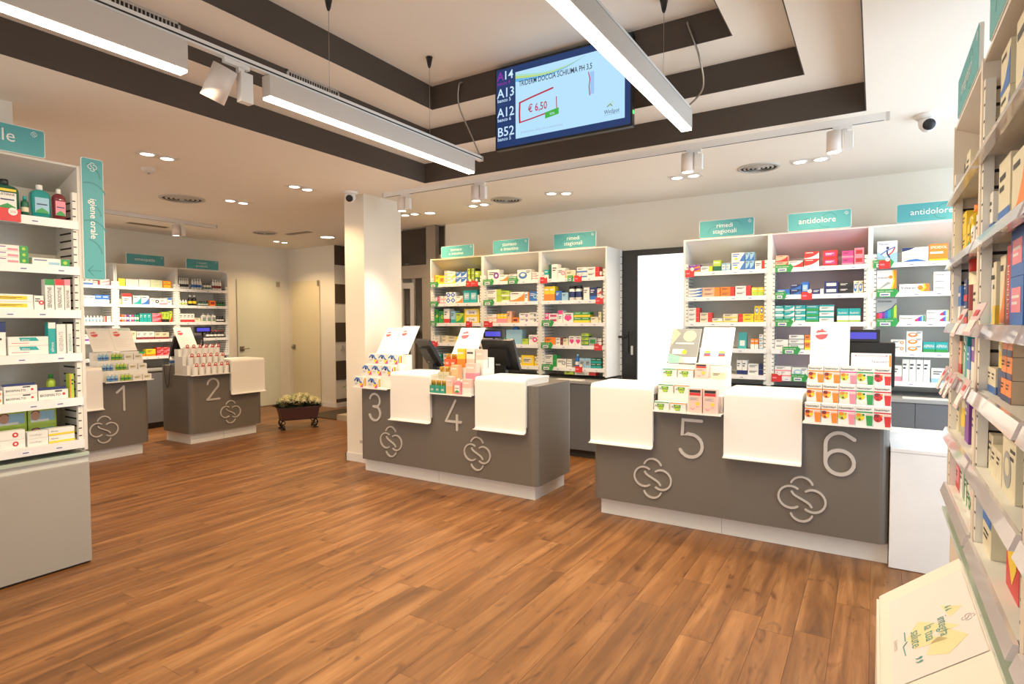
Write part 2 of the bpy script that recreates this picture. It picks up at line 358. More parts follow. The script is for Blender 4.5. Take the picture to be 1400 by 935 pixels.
BAY['B2']=[
(0, 0.04, 0.11, 0.057, 1, 2, 'swoosh:H:R', 'rose carton with red curve', 0),
(0, 0.153, 0.12, 0.061, 1, 1, 'swoosh:W:R', 'low white carton with red curve', 0),
(0, 0.283, 0.12, 0.067, 1, 2, 'swoosh:R:W', 'red carton with white curve', 0),
(0, 0.429, 0.114, 0.068, 1, 2, 'mid:R:M', 'crimson carton', 0),
(0, 0.577, 0.09, 0.062, 1, 2, 'band:M:P', 'magenta carton', 0),
(0, 0.67, 0.1, 0.071, 1, 2, 'mid:P:R', 'coral pink carton', 0),
(1, 0.059, 0.111, 0.051, 1, 1, 'band:B:T', 'low blue carton', 0),
(1, 0.173, 0.089, 0.046, 1, 2, 'swoosh:N:B', 'navy and blue carton', 0),
(1, 0.265, 0.057, 0.111, 1, 1, 'mid:B:L', 'upright blue pack', 0),
(1, 0.351, 0.092, 0.047, 1, 1, 'right:N:W', 'low navy carton', 0),
(1, 0.446, 0.108, 0.053, 1, 2, 'mid:N:W', 'navy carton with white label', 0),
(1, 0.557, 0.108, 0.047, 1, 2, 'plain:K', 'black and navy carton', 0),
(1, 0.668, 0.052, 0.106, 2, 1, 'oval:C:B', 'cream carton with blue oval', 0),
(2, 0.045, 0.076, 0.05, 1, 3, 'split:T:W', 'narrow teal and white carton', 0),
(2, 0.124, 0.087, 0.05, 1, 3, 'swoosh:T:W', 'teal carton with white curve', 0),
(2, 0.214, 0.086, 0.05, 1, 3, 'band:T:W', 'teal carton with white foot', 0),
(2, 0.303, 0.103, 0.049, 1, 3, 'split:T:G', 'teal and green carton', 0),
(2, 0.409, 0.114, 0.05, 1, 3, 'top:W:T', 'white carton with teal top', 0),
(2, 0.546, 0.09, 0.117, 2, 1, 'ibu:T:W:E', 'large teal and white carton', 0),
(3, 0.048, 0.115, 0.045, 1, 2, 'plain:W', 'white carton', 0),
(3, 0.166, 0.125, 0.044, 1, 3, 'band:W:A', 'white carton with grey foot', 0),
(3, 0.294, 0.07, 0.067, 1, 2, 'band:O:Y', 'orange carton', 0),
(4, 0.051, 0.137, 0.045, 1, 2, 'band:W:P', 'white carton with pink foot', 0),
(4, 0.192, 0.127, 0.085, 1, 1, 'oval:W:L', 'white carton with blue oval', 0),
]
BAY['B3']=[
(0, 0.04, 0.152, 0.186, 1, 1, 'flector:W:B:R:PLe·Cher', 'white carton with leaping blue figure', 0),
(0, 0.222, 0.182, 0.119, 1, 1, 'voltaG:W:B:N:Dicloreum', 'wide white carton with blue wave', 0),
(0, 0.406, 0.127, 0.137, 1, 1, 'spid:O:Y:W:SPIDIDOL', 'orange carton with white lettering', 0),
(1, 0.044, 0.146, 0.186, 1, 1, 'volt:W:O:Y:Voltadol', 'upright white carton with orange edge', 0),
(1, 0.208, 0.207, 0.064, 1, 1, 'volt:W:O:Y:Voltaren', 'long low white carton with orange end', 0),
(1, 0.439, 0.111, 0.052, 1, 3, 'plain:W::N:Voltaren', 'plain white carton with dark lettering', 0),
(2, 0.048, 0.146, 0.195, 1, 1, 'rain:A:R:B:Dicloreum', 'grey carton with rainbow stripes', 0),
(2, 0.212, 0.181, 0.053, 1, 1, 'rainr:W:R:B:Dicloreum', 'long low white carton with rainbow end', 0),
(2, 0.397, 0.149, 0.047, 1, 2, 'rainr:W:M:V:Fastum', 'white carton with magenta rainbow end', 0),
(3, 0.158, 0.103, 0.05, 1, 2, 'dots:W:O', 'white carton with orange dot', 0),
(3, 0.264, 0.111, 0.057, 1, 3, 'oval:W:O', 'white slim carton with orange oval', 0),
(3, 0.379, 0.083, 0.084, 2, 1, 'asp:T:W:W:ASPIRINA', 'teal and green carton', 0),
(4, 0.166, 0.072, 0.13, 1, 1, 'band:W:P', 'white carton with pink foot', 0),
(4, 0.24, 0.048, 0.183, 4, 1, 'plain:W', 'tall plain white carton', 0),
(4, 0.436, 0.117, 0.117, 1, 1, 'band:W:L', 'white carton with pale blue foot', 0),
]
BAY['C0']=[
(0, 0.434, 0.056, 0.083, 2, 1, 'band:W:B', 'white carton with blue foot', 0),
(0, 0.55, 0.073, 0.051, 1, 1, 'right:W:R', 'low white carton with red end', 0),
(0, 0.628, 0.121, 0.041, 1, 2, 'swoosh:W:P', 'white carton with pink swoosh', 0),
(1, 0.428, 0.069, 0.101, 2, 1, 'band:W:L', 'white carton with light blue foot', 0),
(1, 0.571, 0.083, 0.114, 2, 1, 'split:B:W', 'blue and white carton', 0),
(2, 0.425, 0.039, 0.084, 6, 1, 'bot:W:W:L', 'small white bottle with blue label', 0),
(2, 0.677, 0.094, 0.082, 1, 1, 'left:W:R', 'white carton with red edge', 0),
(3, 0.419, 0.069, 0.083, 2, 1, 'band:W:V', 'white carton with purple foot', 0),
(3, 0.572, 0.075, 0.092, 2, 1, 'plain:W', 'plain white carton', 0),
]
BAY['C1']=[
(0, 0.016, 0.116, 0.026, 1, 4, 'stripe:Y:E', 'pale yellow striped carton', 0),
(0, 0.135, 0.163, 0.033, 1, 3, 'stripe:W:R', 'white carton with red stripes', 0),
(0, 0.301, 0.152, 0.035, 1, 3, 'stripe:W:D', 'white carton with dark green stripes', 0),
(0, 0.456, 0.161, 0.036, 1, 3, 'stripe:C:G', 'cream carton with green stripes', 0),
(0, 0.624, 0.124, 0.052, 1, 2, 'mid:O:Y', 'orange carton', 0),
(1, 0.01, 0.069, 0.064, 1, 1, 'band:C:Y', 'cream low carton', 0),
(1, 0.083, 0.119, 0.145, 1, 1, 'top:W:R', 'white carton with red top', 0),
(1, 0.224, 0.103, 0.12, 1, 1, 'swoosh:W:T', 'white carton with teal swoosh', 0),
(1, 0.332, 0.104, 0.121, 1, 1, 'swoosh:W:B', 'white carton with blue swoosh', 0),
(1, 0.44, 0.132, 0.091, 1, 1, 'dots:W:K', 'white carton with dark print', 0),
(1, 0.576, 0.094, 0.092, 1, 1, 'band:W:P', 'white carton with pink foot', 0),
(1, 0.683, 0.1, 0.105, 1, 1, 'top:W:B', 'white carton with blue top', 0),
(2, 0.004, 0.037, 0.099, 8, 1, 'tubes', 'slim tube with coloured cap', 0),
(2, 0.303, 0.052, 0.121, 3, 1, 'plain:T', 'teal green carton', 0),
(2, 0.468, 0.122, 0.062, 1, 2, 'swoosh:P:R', 'pink and red carton', 0),
(2, 0.596, 0.051, 0.145, 2, 1, 'band:E:K', 'lime carton with black foot', 0),
(2, 0.703, 0.068, 0.158, 1, 1, 'swoosh:E:R', 'lime carton with red swoosh', 0),
(3, 0.15, 0.051, 0.119, 2, 1, 'plain:C', 'cream carton', 0),
(3, 0.257, 0.079, 0.109, 3, 1, 'band:W:Z', 'white carton with maroon foot', 0),
(3, 0.5, 0.097, 0.096, 2, 1, 'band:C:Z', 'cream carton with maroon foot', 0),
(4, -0.021, 0.069, 0.068, 2, 1, 'plain:C', 'cream carton', 0),
(4, 0.242, 0.128, 0.066, 1, 1, 'swoosh:G:O', 'green and orange carton', 0),
(4, 0.374, 0.128, 0.099, 1, 1, 'band:Y:O', 'yellow carton', 0),
(4, 0.512, 0.092, 0.06, 2, 2, 'swoosh:R:P', 'red and pink carton', 0),
]
BAY['C2']=[
(0, 0.016, 0.036, 0.161, 5, 1, 'bot:W:W:K', 'white bottle with black label', 0),
(0, 0.233, 0.04, 0.16, 4, 1, 'bot:W:W:B', 'white bottle with blue label', 0),
(0, 0.416, 0.043, 0.094, 3, 1, 'bot:W:K:D', 'short white jar with dark cap', 0),
(0, 0.551, 0.038, 0.16, 4, 1, 'bot:W:W:Z', 'white bottle with red brown label', 0),
(1, 0.027, 0.048, 0.082, 3, 1, 'bot:W:W:E', 'small white jar', 0),
(1, 0.188, 0.063, 0.151, 2, 1, 'bot:K:W:Y', 'brown bottle with yellow label', 0),
(1, 0.33, 0.04, 0.068, 4, 1, 'bot:D:K:W', 'short dark green jar', 0),
(1, 0.498, 0.095, 0.082, 1, 1, 'mid:O:R', 'orange red carton', 0),
(1, 0.597, 0.043, 0.074, 4, 1, 'bot:K:D:G', 'short black jar', 0),
(2, 0.026, 0.06, 0.124, 4, 1, 'band:W:R', 'white carton with red foot', 0),
(2, 0.271, 0.09, 0.063, 1, 1, 'plain:C', 'low cream carton', 0),
(2, 0.37, 0.079, 0.128, 3, 1, 'bot:W:A:A', 'white bottle with grey cap', 0),
(2, 0.615, 0.048, 0.092, 3, 1, 'bot:K:K:W', 'small black jar', 0),
(3, 0.45, 0.061, 0.113, 5, 1, 'bot:K:R:W', 'small black bottle with red cap', 0),
]
BAY['D']=[
(0, 0.29, 0.1, 0.156, 1, 1, 'bot:G:K:W:x', 'green mouthwash bottle', 0),
(0, 0.393, 0.123, 0.191, 1, 1, 'bot:D:K:W:LISTERINE', 'large green mouthwash bottle with black cap', 0),
(0, 0.519, 0.04, 0.11, 1, 1, 'bot:D:T:C', 'small dropper bottle with cream label', 0),
(0, 0.563, 0.102, 0.19, 1, 1, 'bot:T:W:L', 'blue mouthwash bottle with white cap', 0),
(0, 0.667, 0.086, 0.183, 1, 1, 'bot:Z:W:P', 'red mouthwash bottle with white cap', 0),
(1, 0.379, 0.164, 0.033, 1, 3, 'sens:W:P:G', 'white and pink toothpaste carton with green end', 0.0),
(1, 0.559, 0.208, 0.041, 1, 1, 'sens:W:L:G', 'white and light blue toothpaste carton', 0),
]
BAY['Db']=[
(2, 0.356, 0.202, 0.042, 1, 2, 'mid:W:Y', 'white pack with yellow toothbrush', 0),
(2, 0.56, 0.048, 0.08, 1, 1, 'dots:W:R', 'small white carton with red seal', 0),
(2, 0.614, 0.046, 0.176, 1, 1, 'sensv:W:G:K:SENSODYNE', 'upright white toothpaste carton with green top', 0),
(2, 0.661, 0.046, 0.178, 1, 1, 'sensv:W:R:K:SENSODYNE', 'upright white toothpaste carton with red top', 0),
(2, 0.712, 0.049, 0.181, 1, 1, 'sensv:W:P:K:SENSODYNE', 'upright white toothpaste carton with pink top', 0),
(3, 0.366, 0.065, 0.188, 1, 1, 'top:W:N', 'tall white carton with navy top', 0),
(3, 0.435, 0.187, 0.051, 1, 2, 'elmex:W:T:W:elmex', 'white toothpaste carton with aqua panel', 0),
(3, 0.623, 0.038, 0.182, 1, 1, 'sensv:T:W:W:elmex', 'upright aqua and white toothpaste carton', 0),
(3, 0.663, 0.048, 0.172, 1, 1, 'sensv:W::A:REGENERATE', 'upright white carton with grey lettering', 0),
(3, 0.714, 0.044, 0.172, 1, 1, 'sensv:W::T:REGENERATE', 'upright white carton with aqua lettering', 0),
(4, 0.342, 0.065, 0.037, 1, 2, 'dots:W:O', 'white carton with orange dot', 0),
(4, 0.411, 0.153, 0.046, 1, 2, 'bio:W:R:K:BIOSMALTO', 'white toothpaste carton with red dot', 0),
(4, 0.568, 0.148, 0.055, 1, 1, 'bio:W:R:K:BIOSMALTO', 'white toothpaste carton with small red dot', 0),
(4, 0.719, 0.049, 0.142, 1, 1, 'left:E:O', 'upright green and orange carton', 0),
(5, 0.328, 0.175, 0.05, 1, 2, 'dots:W:R::Oralsan', 'white carton with red and blue dots', 0),
(5, 0.509, 0.099, 0.041, 1, 2, 'plain:W::A:Citroflogo', 'small white carton with grey lettering', 0),
(5, 0.611, 0.157, 0.042, 1, 2, 'band:W:Y:K:Alovex', 'yellow and white carton', 0),
]

# ------------------------------------------------------------------ floor
H = 2.76
def wood_material():
    m = bpy.data.materials.new('oak_plank'); m.use_nodes = True; nt = m.node_tree; N = nt.nodes; L = nt.links; b = N['Principled BSDF']
    tc = N.new('ShaderNodeTexCoord'); oi = N.new('ShaderNodeObjectInfo'); geo = N.new('ShaderNodeNewGeometry')
    add = N.new('ShaderNodeVectorMath'); add.operation = 'MULTIPLY_ADD'
    comb = N.new('ShaderNodeCombineXYZ')
    mul = N.new('ShaderNodeMath'); mul.operation = 'MULTIPLY'; mul.inputs[1].default_value = 37
    at = N.new('ShaderNodeAttribute'); at.attribute_name = 'plank_random'; at.attribute_type = 'GEOMETRY'
    rnd = N.new('ShaderNodeMath'); rnd.operation = 'ADD'; L.new(oi.outputs['Random'], rnd.inputs[0]); L.new(at.outputs['Fac'], rnd.inputs[1])
    L.new(rnd.outputs[0], mul.inputs[0])
    for i in range(3): L.new(mul.outputs[0], comb.inputs[i])
    add.inputs[1].default_value = (1, 1, 1)
    L.new(tc.outputs['Object'], add.inputs[0]); L.new(comb.outputs[0], add.inputs[2])
    def noise(sc, stretch, det=5, dist=0):
        mp = N.new('ShaderNodeMapping'); mp.inputs['Scale'].default_value = stretch; L.new(add.outputs[0], mp.inputs['Vector'])
        n = N.new('ShaderNodeTexNoise'); n.inputs['Scale'].default_value = sc; n.inputs['Detail'].default_value = det; n.inputs['Distortion'].default_value = dist
        L.new(mp.outputs[0], n.inputs['Vector']); return n
    g1 = noise(2.4, (5, .38, 1), 5, .9); g2 = noise(26, (7, .35, 1), 6, .3); g3 = noise(5, (2.2, .8, 1), 2, 1.5)
    r1 = N.new('ShaderNodeValToRGB'); L.new(g1.outputs[0], r1.inputs[0])
    e = r1.color_ramp.elements; e[0].position = .30; e[0].color = (.120, .046, .012, 1); e[1].position = .74; e[1].color = (.345, .165, .060, 1)
    k = r1.color_ramp.elements.new(.5); k.color = (.218, .089, .025, 1)
    # fine grain
    r2 = N.new('ShaderNodeMapRange'); L.new(g2.outputs[0], r2.inputs[0]); r2.inputs[1].default_value = .3; r2.inputs[2].default_value = .7; r2.inputs[3].default_value = .80; r2.inputs[4].default_value = 1.14
    mx = N.new('ShaderNodeVectorMath'); mx.operation = 'SCALE'; L.new(r1.outputs[0], mx.inputs[0]); L.new(r2.outputs[0], mx.inputs['Scale'])
    # plank to plank tone
    r3 = N.new('ShaderNodeMapRange'); fr = N.new('ShaderNodeMath'); fr.operation = 'FRACT'; m7 = N.new('ShaderNodeMath'); m7.operation = 'MULTIPLY'; m7.inputs[1].default_value = 7.31
    L.new(rnd.outputs[0], m7.inputs[0]); L.new(m7.outputs[0], fr.inputs[0]); L.new(fr.outputs[0], r3.inputs[0]); r3.inputs[3].default_value = .88; r3.inputs[4].default_value = 1.10
    mx2 = N.new('ShaderNodeVectorMath'); mx2.operation = 'SCALE'; L.new(mx.outputs[0], mx2.inputs[0]); L.new(r3.outputs[0], mx2.inputs['Scale'])
    # knots and dark figure
    r4 = N.new('ShaderNodeValToRGB'); L.new(g3.outputs[0], r4.inputs[0]); r4.color_ramp.elements[0].position = .25; r4.color_ramp.elements[0].color = (.52, .44, .38, 1); r4.color_ramp.elements[1].position = .38; r4.color_ramp.elements[1].color = (1, 1, 1, 1)
    mx3 = N.new('ShaderNodeMix'); mx3.data_type = 'RGBA'; mx3.blend_type = 'MULTIPLY'; mx3.inputs['Factor'].default_value = 1
    L.new(mx2.outputs[0], mx3.inputs['A']); L.new(r4.outputs[0], mx3.inputs['B'])
    L.new(mx3.outputs['Result'], b.inputs['Base Color'])
    rr = N.new('ShaderNodeMapRange'); L.new(g2.outputs[0], rr.inputs[0]); rr.inputs[3].default_value = .30; rr.inputs[4].default_value = .50; L.new(rr.outputs[0], b.inputs['Roughness'])
    bp = N.new('ShaderNodeBump'); bp.inputs['Strength'].default_value = .12; bp.inputs['Distance'].default_value = .002; L.new(g2.outputs[0], bp.inputs['Height']); L.new(bp.outputs[0], b.inputs['Normal'])
    return m
WOOD = wood_material()
def floor():
    X0, X1, Y0, Y1 = -9.0, 1.7, -2.0, 8.3
    f = MB().box(X0-.2, X1+.2, Y0-.2, Y1+.2, -.12, -.012, mat('subfloor', (.05, .03, .018), .9))
    fo = struct('floor', f)
    pw, pl, gap = .15, 1.22, .0007
    def plank_mesh(L, n):
        mb = MB(); w = pw/2-gap/2; l = L/2-gap/2; b = .0006
        vs = [(-w, -l, -.012), (w, -l, -.012), (w, l, -.012), (-w, l, -.012), (-w, -l, -b), (w, -l, -b), (w, l, -b), (-w, l, -b), (-w+b, -l+b, 0), (w-b, -l+b, 0), (w-b, l-b, 0), (-w+b, l-b, 0)]
        fs = [(8, 9, 10, 11)]+[(i, (i+1) % 4, 4+(i+1) % 4, 4+i) for i in range(4)]+[(4+i, 4+(i+1) % 4, 8+(i+1) % 4, 8+i) for i in range(4)]
        mb.add(vs, fs, WOOD); return mb
    shared = plank_mesh(pl, 'plank').mesh('plank')
    cells = []
    nx = int((X1-X0)/pw)+1
    rn = random.Random(3)
    for i in range(nx):
        x = X0+pw*(i+.5); off = rn.random()*pl
        y = Y0-off
        while y < Y1:
            a, b = max(y, Y0), min(y+pl, Y1); y += pl
            if b-a > .05 and x < X1+.05: cells.append((x, (a+b)/2, b-a))
    def visible(x, y):
        # in view of the photograph and not behind the counters
        d = Vector((x, y, -1.45)); yaw = RAD(31.73); fw = d.x*-sin(yaw)+d.y*cos(yaw); rt = d.x*cos(yaw)+d.y*sin(yaw)
        if fw < 1.9 or abs(rt/fw) > .95 or y > 7: return 1e6
        if x > -4.6 and y > 5.2: return 1e5
        if x < -8.2: return 1e5
        return d.length
    cells.sort(key=lambda c: visible(c[0], c[1]))
    rest = MB(); rnds = []
    for k, (x, y, L) in enumerate(cells):
        if k < 300 and visible(x, y) < 1e5:
            me = shared if abs(L-pl) < 1e-4 else plank_mesh(L, 'plank').mesh('plank')
            o = link('plank', me, fo, (x, y, 0), (0, 0, pi if rn.random() < .5 else 0))
        else:
            b = plank_mesh(L, 'p'); rest.add([(p[0]+x, p[1]+y, p[2]) for p in b.v], b.f, WOOD); rnds += [rn.random()*3]*len(b.v)
    ro = rest.build('plank_field', fo); ro['kind'] = 'stuff'
    at = ro.data.attributes.new('plank_random', 'FLOAT', 'POINT'); at.data.foreach_set('value', rnds)
floor()

# ------------------------------------------------------------------ walls
def wallbox(name, *b, m=PAINT): return struct(name, MB().box(*b, m))
wl = wallbox('wall_left', -9.2, -9.0, -2.2, 8.5, 0, H)
wb = struct('wall_back', MB().box(-4.95, -2.40, 6.3, 6.5, 0, H, PAINT).box(-1.66, 1.9, 6.3, 6.5, 0, H, PAINT).box(-2.40, -1.66, 6.3, 6.5, 2.24, H, PAINT)
            .box(-6.2, -5.72, 6.3, 6.5, 0, H, PAINT))
wallbox('wall_corridor_back', -9.2, 1.9, 8.3, 8.5, 0, H)
struct('wall_recess', MB().box(-9.0, -7.8, 6.9, 7.1, 0, H, PAINT).box(-8.0, -7.8, 7.1, 8.3, 0, H, PAINT))
sw = semp('trim_1', (-7.8, 6.9, 0))
for k in range(5):
    z1 = H-.655*k; z0 = max(z1-.33, .0)
    MB().box(.0, .012, .005, 1.4, z0, z1, speckle('brown_stripe', (.10, .068, .042), .7, .08, 3, .05)).build('brown_band', sw)
struct('wall_right', MB().box(1.7, 1.9, -2.2, 2.6, 0, H, PAINT).box(1.7, 1.9, 5.8, 6.3, 0, H, PAINT).box(1.7, 1.9, 2.6, 5.8, 2.6, H, PAINT))
struct('wall_front', MB().box(-9.2, -8.7, -2.2, -2.0, 0, H, PAINT).box(-5.7, -5.2, -2.2, -2.0, 0, H, PAINT).box(-8.7, -5.7, -2.2, -2.0, 2.6, H, PAINT).box(.8, 1.9, -2.2, -2.0, 0, H, PAINT).box(-5.2, .8, -2.2, -2.0, 2.6, 3.35, PAINT))
MB().box(-4.72, -4.44, 4.32, 4.87, 0, H, PAINT).build('wall_pillar')['kind'] = 'structure'
MB().box(-4.80, -4.36, 1.0, 1.44, 0, H, PAINT).build('wall_rear_pillar')['kind'] = 'structure'
# side entrance and shop window frames (outside the photograph's frame, they let the daylight in)
w1 = semp('window_1', (1.8, 2.6, 0)); MB().box(-.04, .04, 0, .06, 0, 2.6, ALU).box(-.04, .04, 3.14, 3.2, 0, 2.6, ALU).box(-.04, .04, 0, 3.2, 2.54, 2.6, ALU).box(-.04, .04, 1.57, 1.63, 0, 2.6, ALU).build('window_frame', w1)
w2 = semp('window_2', (-5.2, -2.1, 0)); MB().box(0, .06, -.04, .04, 0, 2.6, ALU).box(5.94, 6, -.04, .04, 0, 2.6, ALU).box(0, 6, -.04, .04, 2.54, 2.6, ALU).box(2.97, 3.03, -.04, .04, 0, 2.6, ALU).build('window_frame', w2)

w3 = semp('added_window', (-8.7, -2.1, 0)); MB().box(0, .06, -.04, .04, 0, 2.6, ALU).box(2.94, 3, -.04, .04, 0, 2.6, ALU).box(0, 3, -.04, .04, 2.54, 2.6, ALU).build('window_frame', w3)  # opening added out of view so fill light grazes the left ceiling
# stepped ceiling: three coffers, each a brown riser and a pale soffit
def ceiling():
    ce = semp('ceiling')
    X = [(-3.63, -.07, 4.32), (-3.32, -.39, 4.0), (-2.985, -.74, 3.65)]; Z = [H, 2.94, 3.12, 3.30]; YF = [-1.6, -1.28, -.93]
    def ringplate(o, i, z, name, t=.0):
        mb = MB(); (a, b, c, d), (e, f, g, h) = o, i
        for (x0, x1, y0, y1) in ((a, b, c, g), (a, b, h, d), (a, e, g, h), (f, b, g, h)):
            if x1-x0 > .001 and y1-y0 > .001: mb.box(x0, x1, y0, y1, z, z+.05, CEIL)
        mb.build(name, ce)
    outer = (-9.2, 1.9, -2.2, 8.5)
    R = [(X[k][0], X[k][1], YF[k], X[k][2]) for k in range(3)]
    T = .006; ex = lambda r: (r[0]-T, r[1]+T, r[2]-T, r[3]+T)
    ringplate(outer, ex(R[0]), Z[0], 'low_soffit')
    for k in range(2):
        ringplate((R[k][0]-.04, R[k][1]+.04, R[k][2]-.04, R[k][3]+.04), ex(R[k+1]), Z[k+1], 'step_soffit')
    MB().box(R[2][0]-.04, R[2][1]+.04, R[2][2]-.04, R[2][3]+.04, Z[3], Z[3]+.05, CEIL).build('top_panel', ce)
    for k in range(3):
        a, b, c, d = R[k]; z0, z1 = Z[k]+.0, Z[k+1]-.0005; t = T-.0005
        for q in ((a-t, a, c, d), (b, b+t, c, d), (a-t, b+t, d, d+t), (a-t, b+t, c-t, c)):
            MB().box(*q, z0+.0005, z1, BROWN).build('brown_riser', ce)
    return ce
ceiling()
for nm, b in (('baseboard_left', (-8.998, -8.985, 5.5, 5.80, 0, .08)), ('baseboard_recess', (-8.13, -7.8, 6.886, 6.898, 0, .08)), ('baseboard_pillar', (-4.732, -4.44, 4.307, 4.319, 0, .085)),
              ('baseboard_pillar_left', (-4.732, -4.72, 4.307, 4.87, 0, .085)), ('baseboard_pillar_right', (-4.44, -4.428, 4.66, 4.87, 0, .085)), ('baseboard_corridor', (-7.787, -7.775, 6.886, 8.3, 0, .08))):
    wallbox(nm, *b, m=WHITE)

# ------------------------------------------------------------------ doors
HND = mat('door_handle_metal', (.42, .38, .32), .3, .9)
def lever(parent, x, z, s=1, y=-.02):
    mb = MB().lathe([(.024, 0), (.024, -.01)], HND, (x, y, z), 14, 'y'); mb.lathe([(.009, 0), (.009, -.045)], HND, (x, y, z), 10, 'y')
    mb.tube([(x, y-.042, z), (x+.03*s, y-.045, z), (x+.11*s, y-.045, z)], .008, HND); return mb.build('door_handle', parent)
d1 = semp('door_1', (-8.985, 5.88, .0), RAD(90))
MB().bev(0, .82, -.008, .004, .015, 2.18, GLASSF, .003, 'y').build('glass_leaf', d1)
MB().box(.75, .82, -.016, -.009, 2.08, 2.17, HND).box(.75, .82, -.016, -.009, .02, .10, HND).build('hinge', d1)
MB().box(.03, .11, -.020, -.009, .98, 1.06, HND).build('lock_case', d1); lever(d1, .06, 1.02, 1, -.02)
d2 = semp('door_2', (-8.88, 6.885, 0))
MB().bev(0, .72, -.008, .004, .015, 2.18, mat('frosted_glass_warm', (.78, .70, .48), .3, coat=.5), .003, 'y').build('glass_leaf', d2)
MB().box(.68, .72, -.016, -.009, 2.08, 2.18, HND).build('hinge', d2)
MB().box(.0, .08, -.02, -.009, .97, 1.06, HND).lathe([(.02, 0), (.026, -.03), (.02, -.045)], HND, (.05, -.02, 1.015), 12, 'y').build('door_knob', d2)
# lit doorway between the back shelves
d3 = semp('door_3', (-2.40, 6.26, 0))
MB().box(0, .17, -.03, .05, 0, 2.235, BLACK).box(.17, .74, -.03, .05, 2.17, 2.235, BLACK).build('door_frame', d3)
MB().box(.17, .735, .0, .012, .02, 2.17, mat('lit_frosted_pane', (.9, .9, .9), .5, 0, (.93, .97, 1), 1.5)).build('glass_pane', d3)
MB().box(.045, .075, -.05, -.03, 1.10, 1.34, BLACK).tube([(.06, -.05, 1.28), (.05, -.09, 1.28), (-.02, -.09, 1.28)], .012, BLACK).build('door_handle', d3)
MB().box(.10, .125, -.034, -.031, 1.08, 1.18, SILVER).build('lock_plate', d3)
t = thing('slotted_rail', 'narrow white slotted rail beside the black door frame', 'rail', (-2.428, 6.22, .85), 0)
MB().box(0, .022, 0, .03, 0, 1.40, mat('cool_rail', (.75, .80, .84), .4)).build('rail', t)
o = MB()
for k in range(18): o.box(.006, .0225, -.001, .012, .04+.075*k, .046+.075*k, SLOT)
o = o.build('slots', t); o['kind'] = 'stuff'
# aluminium glazed entrance at the left end of the back wall
d4 = semp('door_4', (-5.72, 6.28, 0))
MB().box(.52, .68, -.08, .06, 0, H, ALU).box(-.02, .52, -.04, .04, 2.06, 2.24, ALU).box(.68, .77, -.02, .04, 2.3, 2.36, ALU).box(.40, .52, -.03, .04, 0, 2.06, ALU).build('entrance_frame', d4)
MB().box(.02, .07, -.05, .02, 0, 2.0, SILVER).box(.20, .27, -.05, .02, 0, 2.0, SILVER).box(.07, .20, -.05, .02, 1.92, 2.0, SILVER).build('leaf_frame', d4)
MB().box(0, .52, .0, .01, 2.24, 2.74, DARKG).build('transom_glass', d4)
MB().box(.68, .765, .0, .01, 0, 2.74, DARKG).build('side_glass', d4)
MB().box(.07, .20, -.02, -.01, 0, 1.92, DARKG).box(.27, .40, -.02, -.01, 0, 2.06, DARKG).build('leaf_glass', d4)
# low step and dark mat in the corridor
tag(MB().bev(-7.55, -6.80, 6.02, 6.85, .0005, .012, mat('mat_brown', (.085, .06, .04), .9), .01).build('door_mat'),
    'dark brown door mat on the floor by the striped wall', 'mat')
struct('trim_2', MB().box(-6.77, -6.2, 6.0, 6.9, 0, .085, mat('beige_step', (.55, .46, .34), .6)))
o = MB().bev(0, .08, -.010, 0, 0, .08, WHITE, .004, 'y').box(.025, .055, -.013, -.010, .02, .06, SILVER); o = o.build('light_switch', None, (-7.785, 7.0, 1.0), (0, 0, RAD(90)))
tag(o, 'small white light switch on the striped wall of the corridor', 'switch')
tag(MB().bev(0, .07, -.006, 0, 0, .03, WHITE, .003, 'y').bev(0, .07, -.006, 0, -.10, -.07, mat('socket_beige', (.5, .45, .38), .5), .003, 'y').build('wall_socket', None, (-4.53, 4.319, .30)), 'small white socket plate low on the square pillar', 'socket')  # white plate with a smaller beige plate below it

# ------------------------------------------------------------------ ceiling fixtures
def spot(loc, e, ang, rot=(0, 0, 0), c=WARM, r=.03): return light('SPOT', loc, e, c, rot, spot_size=RAD(ang), spot_blend=.6, shadow_soft_size=r)
TRIM = mat('fixture_trim', (.72, .68, .62), .5)
def twin(x, y, rz, label, n=0):
    t = thing('recessed_downlight', label, 'ceiling light', (x, y, H), rz, 'twin recessed downlights')
    MB().bev(-.145, .145, -.075, .075, -.004, 0, TRIM, .01).build('trim_plate', t)
    for s in (-.075, .075):
        MB().lathe([(.058, -.004), (.058, -.010), (.048, -.010), (.044, -.004)], WHITE, (s, 0, 0), 18, cap=False).build('lamp_ring', t)
        MB().lathe([(.001, -.007), (.045, -.007)], SPOTL, (s, 0, 0), 16, cap=False).build('lamp', t)
    spot((x, y, H-.02), P_DOWN*(1.35 if x < -4.7 else 1), 130)
for x, y, rz, lb in ((-4.80, 2.49, 90, 'twin recessed downlight nearest above the tall teal oral care sign'), (-5.88, 3.87, 90, 'twin recessed downlight right of the largest round air diffuser'),
        (-4.76, 3.81, 90, 'twin recessed downlight left of the dome camera on the pillar'), (-2.76, 5.38, 30, 'twin recessed downlight in front of the rimedi bay left of the doorway'),
        (-4.82, 5.45, 0, 'twin recessed downlight right behind the pillar and spotlight'), (-1.48, 5.38, 0, 'twin recessed downlight beside the grey diffuser, left side'),
        (-.47, 5.39, 0, 'twin recessed downlight above the middle antidolore bay'), (-8.2, 6.15, 90, 'twin recessed downlight farthest away above the frosted doors'), (-3.79, 5.43, 0, 'twin recessed downlight just behind the second track spotlight'),
        (.75, 5.4, 0, 'twin recessed downlight farthest right, half hidden by the right shelf')):
    twin(x, y, RAD(rz), lb)
